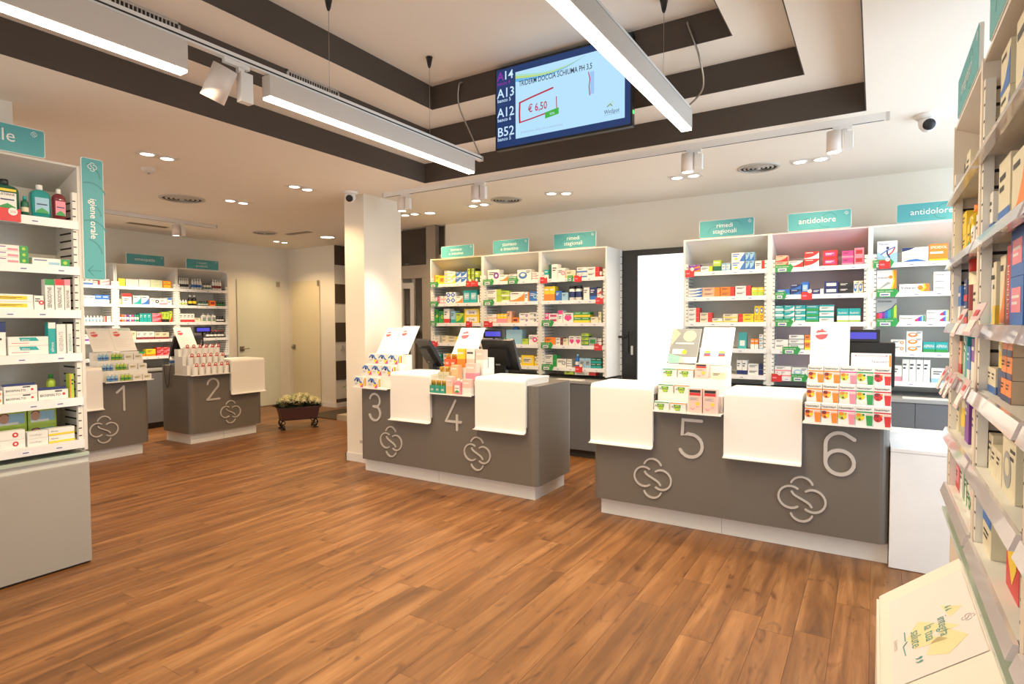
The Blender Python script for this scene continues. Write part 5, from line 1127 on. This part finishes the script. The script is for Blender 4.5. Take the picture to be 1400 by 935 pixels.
sheet.text('integra', .375, .178, .043, tl, -.0032, maxw=.14).text('la tua', .39, .136, .045, tl, -.0032, maxw=.11).text('salute', .39, .094, .045, tl, -.0032, maxw=.115).text('\u201c', .32, .165, .09, tl, -.0032).text('\u201d', .55, .058, .09, tl, -.0032)
sheet.ribbon([(.375, .075), (.43, .075)], .003, tl, -.002, -.0034).ribbon([(.44, .080), (.46, .068), (.515, .072)], .003, tl, -.002, -.0034).text('farmacia', .40, .04, .02, gr, -.0032)
emblem(sheet, .445, .262, .018, gr, -.002, -.0034, .10)
slope_mesh(sheet).build('leaflet', t, (.034, 0, .452), (0, -al, 0))

KIND[0] = 'carton'
# ------------------------------------------------------------------ cash desks
DIG = {'1': [[(.04, .76), (.30, .99)], [(.30, 1), (.30, 0)]],
       '2': [arc(.29, .72, .27, 175, -25, 10)+[(.40, .46), (.02, .0)], [(.0, .0), (.60, .0)]],
       '3': [arc(.28, .75, .25, 165, -80, 10)+[(.20, .525)], [(.20, .525)]+arc(.27, .27, .27, 75, -165, 12)],
       '4': [[(.40, 1), (.0, .27)], [(.0, .27), (.62, .27)], [(.46, .50), (.46, 0)]],
       '5': [[(.56, 1), (.08, 1), (.06, .58), (.20, .63)]+arc(.28, .31, .30, 75, -155, 12, .31)],
       '6': [[(.62, .86)]+arc(.33, .70, .29, 50, 180, 8, .30)+[(.04, .30)], arc(.33, .29, .29, 0, 360, 24, .29)]}
def counter(label, base, rz, W, covers, trays, digits, emblems, lw=.35, plinth=(.0, .05)):
    t = thing('cash_desk', label, 'counter', (*base, 0), rz, None)
    D, ZB, ZT = .62, .825, .935; r = .05
    body = MB()
    body.prism([(a, b, .128) for a, b in rrect(0, W, 0, D, r, 4)], (0, 0, ZB-.128), GREY)
    xs = sorted(set([0, W]+[v for tr in trays for v in (max(0, tr[0]), min(W, tr[1]))]))
    for a, b in zip(xs[:-1], xs[1:]):
        if b-a < .01: continue
        m = (a+b)/2; tray = any(tr[0] <= m <= tr[1] for tr in trays)
        y0 = .30 if tray else 0
        cor = ''
        if a == 0 and not tray: cor += 'a'
        if b == W and not tray: cor += 'b'
        if a == 0: cor += 'd'
        if b == W: cor += 'c'
        body.prism([(p, q, ZB+.0002) for p, q in rrect(a, b, y0, D, r, 4, cor)], (0, 0, ZT-ZB), GREY)
    body.build('body', t)
    MB().box(plinth[0], W-plinth[1], .065, D-.03, 0, .1275, WHITE).build('plinth', t)
    MB().box(plinth[0]+(W-sum(plinth))*.48, plinth[0]+(W-sum(plinth))*.48+.0015, .0645, .066, .002, .126, SLOT).build('plinth_joint', t)
    for (a, b) in covers:
        th = .018; rr = .035
        # bent sheet: deck, rounded nose, apron and small turned-out lip
        out = [(.37, .992), (.0, .992)]+[(-.002-rr*sin(RAD(k*15)), .992-rr*(1-cos(RAD(k*15)))) for k in range(1, 7)]+[(-.037, .570)]+[(-.040-.018*(1-cos(RAD(k*22.5))), .570-.012*sin(RAD(k*22.5))) for k in range(1, 5)]+[(-.075, .558)]
        inn = [(-.075, .552), (-.050, .550), (-.030, .556), (-.022, .572), (-.019, .95), (-.010, .970), (.0, .974), (.37, .974)]
        MB().prism([(a, y, z) for y, z in out+inn], (b-a, 0, 0), WORKTOP).build('bent_worktop', t)
        MB().box(a+.004, b-.004, .002, .365, ZT+.0005, .9735, WORKTOP).build('worktop_core', t)
        MB().box(a+.004, b-.004, -.018, -.001, .60, .9735, mat('apron_backing', (.72, .70, .66), .5)).build('apron_backing', t)
    for d, x in digits:
        mb = MB(); h = .262; w = .262
        for i, st in enumerate(DIG[d]): mb.ribbon([(x+(p[0]-.31)*w, .518+p[1]*h*.97) for p in st], .021, NUM, 0, -.010-.0016*i, closed=st[0] == st[-1] or (abs(st[0][0]-st[-1][0]) < 1e-6 and abs(st[0][1]-st[-1][1]) < 1e-6))
        o = mb.build('numeral', t); o['label'] = 'pale raised numeral '+{'1': 'one', '2': 'two', '3': 'three', '4': 'four', '5': 'five', '6': 'six'}[d]
    for x in emblems:
        mb = MB(); emblem(mb, x, .335, .133, NUM, 0, -.011, .09); o = mb.build('emblem', t); o['label'] = 'raised four lobed knot emblem'
    return t
CA = (-4.245, 4.05); CB = (-1.79, 4.05)
counter('grey cash desk with the numerals three and four beside the pillar', CA, 0, 1.975, [(.435, .908), (1.395, 1.885)], [(-.01, .43), (.912, 1.39)], [('3', .217), ('4', 1.145)], [.41, 1.393], plinth=(.0, .06))
counter('grey cash desk with the numerals five and six at the right', CB, 0, 1.875, [(-.005, .47), (.95, 1.415)], [(.475, .945), (1.42, 1.885)], [('5', .735), ('6', 1.615)], [.461, 1.416], plinth=(.04, .0))
counter('grey cash desk with numeral one partly behind the oral care shelf', (-6.88, 2.02), RAD(90), 1.40, [(.40, .925)], [(.93, 1.41)], [('1', 1.14)], [.94], plinth=(.0, .05))
counter('grey cash desk with numeral two near the flower planter', (-6.88, 3.87), RAD(90), .965, [(.51, .985)], [(-.02, .505)], [('2', .295)], [.515], plinth=(.04, .05))
# white low desk right of desk six
t = thing('side_desk', 'plain white low desk joined to the right of desk six', 'desk', (.089, 4.05, 0))
MB().bev(0, .66, 0, .78, .004, .685, speckle('cool_white', (.80, .80, .80), .4, .01, 2, 0), .003, 'z').build('panel_box', t); MB().bev(0, .66, -.003, .80, .6855, .71, speckle('cool_white', (.8, .8, .8), .4), .004, 'x').build('top', t)

STEPW = speckle('riser_white', (.84, .82, .78), .45, .01, 2, 0)
def tray(base, rz, x0, x1, label, back=True, tiers=3, top=1.135):
    t = thing('stepped_display', label, 'display stand', (base[0]+x0*cos(rz), base[1]+x0*sin(rz), .8255), rz)
    W = x1-x0; z = .8255
    MB().bev(0, W, -.085, .0, .0, .008, STEPW, .01, 'z').box(0, W, -.085, .29, .0, .0075, STEPW).box(0, W, -.088, -.085, .0, .012, STEPW).build('shelf_plate', t)
    hs = [.945, 1.05]
    MB().box(.01, W-.01, .02, .11, .008, hs[0]-z-.0002, STEPW).build('step', t)
    MB().box(.01, W-.01, .11, .20, .008, hs[1]-z-.0002, STEPW).build('step', t)
    MB().box(.01, W-.01, .20, .285, .008, top-z, STEPW).build('back_step', t)
    return t
TZ = [.834, .9455, 1.0505]; TY = [-.072, .022, .112]
def goods(base, rz, items, where):
    """items: (tier, x, w, h, d, n, design, desc, side)"""
    rows = ['front row', 'middle row', 'back row']
    for (ti, x, w, h, d, n, des, desc) in items:
        for c in range(n):
            me = product_mesh(des, w, h, d)
            pw = pos_words(c, n, 0, 1)
            place(base, rz, x+c*(w+.003), TY[ti], TZ[ti], mb_name(des.split(':')[0], des), me, f"{pw} {desc}, {rows[ti]} of {where}".strip(), cat_of(des.split(':')[0]), f"{desc}s on {where}" if n > 1 else None, (rj.random()-.5)*.04)
tray(CA, 0, -.01+.0, .43, 'white stepped tray of eye care boxes on desk three')
goods(CA, 0, [(0, .0, .125, .102, .045, 1, 'eye:W', 'left white carton with blue eye print'), (0, .185, .125, .102, .045, 1, 'eye:W', 'right white carton with blue eye print'), (1, .015, .125, .100, .07, 3, 'eye:W', 'white carton with blue eye print'), (2, .015, .125, .095, .07, 3, 'eye:W', 'white carton with blue eye print')], 'desk three display')
tray(CA, 0, .915, 1.388, 'white stepped tray of gold capped gift boxes on desk four')
def capped(base, x, y, z, w, h, colr, desc):
    mb = MB().box(0, w, 0, w*.8, 0, h, colr); gm = mat('gold_cap', (.65, .40, .08), .25, .7)
    mb.rect(w*.25, w*.75, h*.35, h*.6, mat('faint_print', (.5, .5, .45), .5), -.001)
    for i in range(3): mb.lathe([(w*.15, h), (w*.15, h+.042), (w*.12, h+.045)], gm, (w*(.2+.3*i), w*.42, 0), 10)
    o = mb.build('perfume_box', None, (base[0]+x, base[1]+y, z)); tag(o, desc, 'box', 'gold capped perfume boxes on desk four')
gt = mat('perfume_teal', (.03, .30, .22), .4); gc = mat('perfume_cream', (.66, .60, .40), .4); go = mat('perfume_orange', (.80, .12, .04), .4); gp = mat('perfume_peach', (.85, .45, .20), .4)
for i, pw in enumerate(('left', 'middle', 'right')): capped(CA, .935+.058*i, TY[0], TZ[0], .054, .065, gt, pw+' teal perfume box with gold caps, front row of desk four display')
for i, pw in enumerate(('left', 'right')): capped(CA, .955+.062*i, TY[1], TZ[1], .058, .066, gc, pw+' cream perfume box with gold caps, middle row of desk four display')
for i, pw in enumerate(('left', 'right')): capped(CA, .955+.064*i, TY[2], TZ[2], .060, .070, go, pw+' orange red perfume box with gold caps, back row of desk four display')
PKB = 'W:P:R'
def tallbox(x, ti, w, h, d, c1, c2, desc, y=0):
    place(CA, 0, x, TY[ti]+y, TZ[ti], 'gift_box', product_mesh('split:%s:%s' % (c1, c2), w, h, d), desc, 'box')
tallbox(1.115, 0, .07, .15, .05, 'I', 'J', 'tall peach gift box in the front row of desk four display'); tallbox(1.10, 1, .075, .13, .06, 'J', 'J', 'tall orange gift box in the middle row of desk four display'); tallbox(1.10, 2, .085, .165, .06, 'Y', 'O', 'tall yellow orange gift box in the back row of desk four display')
tallbox(1.290, 0, .085, .135, .05, 'I', 'W', 'pale pink carton at the right front of desk four display'); tallbox(1.255, 1, .11, .15, .06, 'I', 'P', 'pink and white carton in the middle of desk four display'); tallbox(1.20, 2, .09, .17, .07, 'W', 'I', 'white and pink carton at the back of desk four display'); tallbox(1.30, 2, .08, .16, .07, 'I', 'W', 'pink carton at the right back of desk four display')
place(CA, 0, 1.195, TY[0]-.003, TZ[0], 'bottle', product_mesh('bot:P:W:W', .078, .135, .05), 'pink lotion bottle with white label at front of desk four display', 'bottle')
tray(CB, 0, .478, .942, 'white stepped tray of laxative cartons on desk five')
goods(CB, 0, [(k, .49+(0 if k else .0), .105, .062, .06 if k else .045, 1, 'aloe:W:G', 'white carton with green band') for k in range(3)]+[(k, .605, .105, .062, .06 if k else .045, 1, 'aloe:W:O', 'white carton with orange band') for k in range(3)]+[(2, .722, .085, .105, .06, 1, 'pinkv:I:R', 'pale pink carton with dark header')], 'desk five display')
for i, pw in enumerate(('left', 'right')): place(CB, 0, .725+.098*i, TY[0], TZ[0], 'carton', product_mesh('pinkv:I:R', .093, .168, .05), pw+' tall pink carton with dark header, front of desk five display', 'box', 'tall pink cartons on desk five')
place(CB, 0, .835, TY[2]+.005, TZ[2], 'leaflet_box', product_mesh('plain:C', .09, .05, .05), 'blank cream leaflet box on the back row of desk five display', 'box')
tray(CB, 0, 1.422, 1.882, 'white stepped tray of drink mix cartons on desk six')
for k, rw in enumerate(('bottom', 'middle', 'top')):
    for c, (cc, dn) in enumerate((('O:O', 'orange'), ('O:O', 'orange'), ('M:P', 'pink'), ('G:G', 'green'), ('R:R', 'red'))):
        h = .118; w = .088
        place(CB, 0, 1.432+.0895*c, TY[k]+.0, TZ[k], 'drink_carton', product_mesh('drink:W:'+cc, w, h, .05 if k == 0 else .06), f"{rw} row {('left ','right ')[c] if c < 2 else ''}white drink carton with {dn} glass print on desk six", 'box', 'drink mix cartons on desk six')
C1B = (-6.88, 2.02); C2B = (-6.88, 3.87)
tray(C1B, RAD(90), .932, 1.41, 'white stepped tray of small bottles on desk one')
for k, rw in enumerate(('front', 'middle', 'back')):
    for c in range(3): place(C1B, RAD(90), .955+.036*c, TY[k], TZ[k], 'small_bottle', product_mesh('bot:L:W:B', .033, .082, .033), f"{('left','middle','right')[c]} blue labelled little bottle, {rw} row of desk one display", 'bottle', 'little blue bottles on desk one')
    for c in range(3): place(C1B, RAD(90), 1.085+.036*c, TY[k], TZ[k], 'small_bottle', product_mesh('bot:E:W:G', .033, .082, .033), f"{('left','middle','right')[c]} green labelled little bottle, {rw} row of desk one display", 'bottle', 'little green bottles on desk one')
    for c in range(2): place(C1B, RAD(90), 1.205+.098*c, TY[k], TZ[k], 'carton', product_mesh('mid:W:C', .092, .062, .04), f"{('left','right')[c]} white grey carton, {rw} row of desk one display", 'box', 'white cartons on desk one')
tray(C2B, RAD(90), -.018, .503, 'white stepped tray of red labelled bottles on desk two')
for k, rw in enumerate(('front', 'middle', 'back')):
    for c in range(6):
        me_k = ('redbot',)
        if me_k not in _pm:
            mb = MB().lathe([(.030, 0), (.031, .004), (.031, .105), (.024, .118), (.012, .122), (.012, .135), (.001, .136)], WHITE, (.035, .035, 0), 14)
            mb.disc(.035, .122, .020, cm('R'), .0005, n=14).rect(.010, .062, .098, .106, cm('R'), .0035).disc(.035, .122, .011, cm('W'), -.0004, n=12); _pm[me_k] = mb.mesh('bottle')
        place(C2B, RAD(90), .02+.078*c, TY[k], TZ[k], 'bottle', _pm[me_k], f"{pos_words(c, 6, 0, 1)} white bottle with red label, {rw} row on desk two", 'bottle', 'white bottles with red labels on desk two')
# tilted posters behind the trays
def poster(base, rz, x, w, z0, y0, L, tilt, label, kind, yaw=0):
    c, s = cos(rz), sin(rz)
    t = link('display_card', None, None, (base[0]+x*c-y0*s, base[1]+x*s+y0*c, z0+.0075), (0, 0, rz+yaw)); tag(t, label, 'poster')
    pw = mat('poster_white', (.86, .85, .82), .5)
    h = link('card', MB().box(0, w, 0, .003, 0, L, BLACK if kind in ('scene',) else pw).mesh('card'), t, (0, 0, 0), (-tilt, 0, 0))
    m = MB().rect(.004, w-.004, .004, L-.004, pw, -.0006)
    if kind in ('lips', 'lipsg'):
        cx, cz = w*.28, L*.74; q = w*.17
        m.poly([(cx-q, cz+.1*q), (cx-.55*q, cz+.75*q), (cx-.15*q, cz+.7*q), (cx+.1*q, cz+1.0*q), (cx+.35*q, cz+.7*q), (cx+.8*q, cz+.5*q), (cx+q, cz+.0*q), (cx+.75*q, cz-.6*q), (cx+.2*q, cz-.9*q), (cx-.3*q, cz-.9*q), (cx-.8*q, cz-.55*q)], mat('lips_red', (.72, .10, .12), .5), -.0012)
        m.poly([(cx-q*1.05, cz-.15*q), (cx+q*1.1, cz+.1*q), (cx+q*1.1, cz+.45*q), (cx-q*.9, cz+.25*q)], pw, -.0016).text('Promo', cx-q*.7, cz-.02*q, q*.4, mat('lips_red', (.72, .1, .12)), -.002, maxw=q*1.4)
        m.poly([(w*.42, L*.90), (w*.94, L*.90), (w*.94, L*.965), (w*.42, L*.965)], mat('pale_green_print', (.42, .66, .56), .5) if kind == 'lipsg' else mat('faint_green', (.70, .80, .74), .5), -.0012)
        for i in range(5): m.rect(w*.14, w*(.80-.1*(i % 3)), L*(.50-.08*i), L*(.50-.08*i)+.0022, mat('faint_ink', (.62, .55, .52), .5), -.0012)
    elif kind == 'scene':
        m.rect(.006, w-.006, .006, L-.006, mat('scene_grey', (.24, .25, .24), .5), -.001).poly([(.006, .006), (w*.6, .006), (w*.5, L*.18), (.006, L*.26)], mat('scene_green', (.25, .70, .40), .5), -.0014).rect(w*.4, w-.006, .006, L*.18, pw, -.0014)
        m.disc(w*.62, L*.78, w*.22, mat('scene_lemon', (.75, .72, .35), .5), -.0016, rz=L*.16).rect(w*.12, w*.5, L*.26, L*.40, pw, -.0018).disc(w*.52, L*.32, w*.09, cm('Y'), -.002).poly([(.006, L*.5), (w*.3, L*.85), (w*.1, L*.98), (.006, L*.98)], mat('scene_rose', (.70, .45, .30), .5), -.0015).rect(w*.18, w*.8, L*.55, L*.58, pw, -.0018)
    elif kind == 'bottles':
        for i, fx in enumerate((.22, .68)):
            m.poly([(w*fx-.02, L*.02 if i else L*.10), (w*fx+.025, L*.02 if i else L*.10), (w*fx+.025, L*.30), (w*fx+.008, L*.40), (w*fx-.005, L*.40), (w*fx-.02, L*.30)], mat('bottle_print', (.80, .62, .52), .5), -.0012)
            m.rect(w*fx-.02, w*fx+.025, L*.26, L*.30, INKB, -.0016).rect(w*fx-.02, w*fx+.025, L*.215, L*.26, cm('R'), -.0016).disc(w*fx+.003, L*.32, .022, cm('Y'), -.0015, rz=.012).disc(w*fx, L*.50, .012, mat('faint_ink', (.62, .55, .52)), -.0012)
        m.disc(w*.9, L*.52, .012, mat('faint_ink', (.62, .55, .52)), -.0012)
    elif kind == 'strip':
        m.rect(.02, w-.02, L*.80, L*.90, cm('P'), -.0012).rect(.03, w-.03, L*.83, L*.87, pw, -.0016).rect(w-.012, w-.002, .004, L*.9, cm('O'), -.0012).text('Nutrivita+', w*.52, L*.42, .026, INKB, -.0016, maxw=w*.42)
    m.build('print', t, (0, 0, 0), (-tilt, 0, 0))
    MB().box(w*.4, w*.6, .006, .012, -.002, L*.55, STEPW).build('stand_strut', t, (0, 0, 0), (-tilt, 0, 0))
    return t
TL = RAD(33)
poster(CA, 0, .015, .205, 1.1365, .215, .30, TL, 'left white poster with red lip logo on desk three', 'lipsg'); poster(CA, 0, .212, .215, 1.1365, .222, .32, TL, 'right white poster with red lip logo on desk three', 'lips')
poster(CA, 0, .955, .27, 1.1365, .212, .30, TL, 'white poster with red lip logo on desk four', 'lips')
poster(CB, 0, .495, .215, 1.1365, .205, .30, TL, 'poster with lemon and green picture on desk five', 'scene'); poster(CB, 0, .722, .218, 1.1365, .205, .31, TL, 'white poster picturing two lotion bottles on desk five', 'bottles')
poster(CB, 0, 1.430, .225, 1.1365, .240, .30, RAD(12), 'white poster with faded red lip logo on desk six', 'lips'); poster(CB, 0, 1.665, .215, 1.1365, .225, .105, RAD(15), 'white header card with pink rim above the drink cartons', 'strip')
poster(C1B, RAD(90), .95, .22, 1.1365, .215, .30, TL, 'left white poster with red lip logo on desk one', 'lips'); poster(C1B, RAD(90), 1.172, .22, 1.1365, .215, .30, TL, 'right white poster with green heading on desk one', 'lipsg')
poster(C2B, RAD(90), .03, .215, 1.1365, .215, .30, TL, 'white poster with red lip logo on desk two', 'lips')
# till terminals
def till(base, rz, x, y, label, tilt=22, yaw=0, display=None, dz=.34):
    c, s = cos(rz), sin(rz)
    t = thing('till_terminal', label, 'till', (base[0]+x*c-y*s, base[1]+x*s+y*c, .9355), rz+yaw)
    MB().bev(-.13, .13, -.09, .12, 0, .025, BLACK, .02, 'z').build('base', t)
    MB().box(-.05, .05, -.02, .03, .025, .20, BLACK).build('neck', t)
    sc = link('screen', MB().bev(-.175, .175, 0, .03, 0, .30, BLACK, .008, 'y').box(-.10, .10, -.03, 0, .05, .22, BLACK).rect(-.05, .0, .06, .075, mat('logo_grey', (.35, .35, .36), .4), -.0306).mesh('screen'), t, (0, .03, .075), (RAD(tilt), 0, 0))
    MB().add([(-.165, .0306, .012), (.165, .0306, .012), (.165, .0306, .288), (-.165, .0306, .288)], [(3, 2, 1, 0)], mat('till_glass', (.03, .04, .06), .1, coat=.5)).build('glass', sc)
    if display:
        dx = display
        MB().tube([(dx, .0, .02), (dx, 0, dz+.02)], .012, BLACK).box(dx-.06, dx+.06, -.03, .03, .0, .02, BLACK).build('display_pole', t)
        h = MB().bev(dx-.105, dx+.105, -.02, .02, dz+.02, dz+.10, BLACK, .006, 'y').build('display_head', t)
        MB().rect(dx-.085, dx+.085, dz+.038, dz+.082, mat('lcd_indigo', (0, 0, 0), .3, 0, (.09, .08, .62), 1.0), -.0208).build('display_glass', h)
    return t
till(CA, 0, .50, .50, 'black till screen leaning behind the posters of desk three', 30, yaw=RAD(-28))
till(CA, 0, 1.34, .47, 'black till with blue customer display on desk four', 24, display=-.085, dz=.345)
till(CB, 0, 1.73, .50, 'black till with blue customer display on desk six', 12, display=-.015, dz=.355)
till(C1B, RAD(90), .70, .47, 'black till behind the oral care shelf on desk one', 24)
till(C2B, RAD(90), .24, .50, 'black till with small blue display on desk two', 24, display=.23, dz=.37)
# small things lying on the desks
def leaflet(base, rz, x, y, label):
    c, s = cos(rz), sin(rz); o = MB().box(0, .12, 0, .08, 0, .0015, mat('poster_white', (.86, .85, .82))).add([(.01, .03, .0022), (.10, .03, .0022), (.10, .055, .0022), (.01, .055, .0022)], [(0, 1, 2, 3)], cm('P')).build('leaflet', None, (base[0]+x*c-y*s, base[1]+x*s+y*c, .9926), (0, 0, rz+.2)); tag(o, label, 'leaflet')
leaflet(CA, 0, .62, .18, 'small pink printed leaflet lying on desk three worktop'); leaflet(CA, 0, 1.52, .22, 'small pink printed leaflet lying on desk four worktop'); leaflet(CB, 0, 1.18, .12, 'small pink printed leaflet lying on desk six worktop')
t = thing('barcode_scanner', 'white and blue barcode scanner with hanging cable on desk two', 'scanner', (-7.33, 3.93, .9355), RAD(60))
MB().bev(-.04, .04, -.03, .03, 0, .02, WHITE, .01, 'z').build('cradle', t); MB().prism([(-.03, -.06, .03), (.03, -.06, .03), (.03, .05, .055), (-.03, .05, .055), ], (0, 0, .03), cm('B')).prism([(-.032, -.065, .06), (.032, -.065, .06), (.03, .055, .086), (-.03, .055, .086)], (0, 0, .02), WHITE).box(-.015, .015, -.02, .02, .02, .045, WHITE).build('head', t)
q = MB().tube([Vector(p) for p in [(-7.40, 3.93, .945), (-7.40, 3.86, .945), (-7.39, 3.855, .85), (-7.36, 3.855, .72), (-7.33, 3.855, .665), (-7.29, 3.855, .72), (-7.27, 3.855, .85), (-7.26, 3.86, .945), (-7.26, 3.92, .945)]], .004, BLACK, 6).build('scanner_cable'); tag(q, 'black cable loop hanging down the side of desk two', 'cable')
# papers on the back cabinets
for x, lb in ((.20, 'white sheet of paper lying on the right base cabinet'), (-2.95, 'flat white leaflet lying on the base cabinet left of doorway')):
    o = MB().box(0, .30, 0, .12, 0, .004, mat('poster_white', (.86, .85, .82))).build('paper_sheet', None, (x, 5.67, .8205)); tag(o, lb, 'paper')

# ------------------------------------------------------------------ flower planter
def planter():
    t = thing('flower_planter', 'dark wooden planter with cream flowers on scrolled iron feet', 'plant', (-6.75, 5.30, 0), RAD(62))
    dw = speckle('dark_wood', (.055, .014, .009), .4, .2, 6, .05)
    def tub(x0, x1, y0, y1, z0, z1, k):
        return [(x0*k, y0*k, z0), (x1*k, y0*k, z0), (x1*k, y1*k, z0), (x0*k, y1*k, z0), (x0, y0, z1), (x1, y0, z1), (x1, y1, z1), (x0, y1, z1)]
    MB().add(tub(-.265, .265, -.13, .13, .14, .30, .88), [(0, 3, 2, 1), (0, 1, 5, 4), (1, 2, 6, 5), (2, 3, 7, 6), (3, 0, 4, 7)], dw).box(-.275, .275, -.14, -.125, .285, .305, dw).box(-.275, .275, .125, .14, .285, .305, dw).box(-.275, -.26, -.125, .125, .285, .305, dw).box(.26, .275, -.125, .125, .285, .305, dw).build('trough', t)
    MB().box(-.255, .255, -.12, .12, .27, .28, SLOT).build('soil', t)
    ir = mat('black_iron', (.02, .017, .015), .4, .6)
    MB().box(-.24, .24, -.115, .115, .128, .139, ir).build('stand_rim', t)
    for sx in (-1, 1):
        for sy in (-1, 1):
            m = MB(); X, Y = sx*.21, sy*.095
            m.tube([(X+sx*.03*sin(a*.5), Y, .130-.125*a/8-.0) for a in range(9)], .009, ir); m.tube([(X+.024*cos(a*.7)*sx, Y, .095+.024*sin(a*.7)) for a in range(10)], .006, ir); m.tube([(X-.018*cos(a*.7)*sx, Y, .04+.018*sin(a*.7)) for a in range(10)], .006, ir); m.tube([(X-sx*.025, Y, .008), (X+sx*.035, Y, .008)], .008, ir)
            m.build('scroll_foot', t)
    r = random.Random(5); lf = mat('dark_leaf', (.018, .035, .014), .5); petal = mat('cream_petal', (.72, .66, .38), .6); pet2 = mat('pale_green_petal', (.62, .64, .34), .6)
    lm = MB()
    for i in range(260):
        a = r.random()*2*pi; x = r.uniform(-.29, .29); y = r.uniform(-.16, .16); z = .30+r.random()*.10*(1-abs(x)/.4); L = r.uniform(.04, .08); w = L*.35
        d = Vector((cos(a), sin(a), r.uniform(-.5, .5))).normalized(); u = d.cross(Vector((0, 0, 1))).normalized(); p = Vector((x, y, z))
        lm.add([p, p+d*L*.5+u*w, p+d*L, p+d*L*.5-u*w+Vector((0, 0, .01))], [(0, 1, 2, 3)], lf)
    o = lm.build('foliage', t); o['kind'] = 'stuff'
    def head(R, m):
        mb = MB()
        for k in range(46):
            ph = math.acos(1-(k+.5)/46*1.25); th = k*2.39996
            n = Vector((sin(ph)*cos(th), sin(ph)*sin(th), cos(ph))); u = n.cross(Vector((0, 0, 1.01))).normalized(); v = n.cross(u)
            c = n*R*.55; tip = n*R+v*R*.12
            mb.add([c, c+(tip-c)*.6+u*R*.16, tip, c+(tip-c)*.6-u*R*.16], [(0, 1, 2, 3)], m, False)
        mb.lathe([(R*.6, 0), (R*.55, R*.35), (R*.3, R*.55), (.001, R*.6)], m, (0, 0, -.0), 8, cap=False)
        return mb.mesh('flower')
    hs = [head(.052, petal), head(.045, pet2), head(.058, petal)]
    for i in range(27):
        a = i*2.4; rr = math.sqrt((i+.5)/27); x = .27*rr*cos(a); y = .135*rr*sin(a)
        z = .36+.085*(1-rr*rr)+r.uniform(-.012, .012)
        link('flower', hs[i % 3], t, (x, y, z), (-y*3, x*2.2, r.random()*6))
planter()
# houseplant leaves peeping from the corridor behind the pillar
t = thing('houseplant', 'green houseplant partly hidden behind the square pillar', 'plant', (-7.05, 6.75, .085), 0)
MB().lathe([(.10, 0), (.13, .22), (.14, .23), (.12, .23), (.11, .20)], GREY, (0, 0, 0), 18).build('pot', t)
lm = MB(); r = random.Random(8)
for i in range(26):
    a = r.random()*6.28; L = r.uniform(.25, .45); e = r.uniform(.5, 1.3); p = Vector((0, 0, .2)); d = Vector((cos(a)*cos(e), sin(a)*cos(e), sin(e))); q = p+d*L; u = d.cross(Vector((0, 0, 1))).normalized()*.035
    lm.tube([p, q], .003, mat('stem_green', (.04, .12, .03), .5), 5); k = q+Vector((cos(a), sin(a), -.3))*.14; lm.add([q, (q+k)/2+u, k, (q+k)/2-u], [(0, 1, 2, 3)], mat('leaf_green', (.03, .16, .05), .4))
o = lm.build('foliage', t); o['kind'] = 'stuff'
print('objects', len(bpy.data.objects), 'labels', len(LABELS))
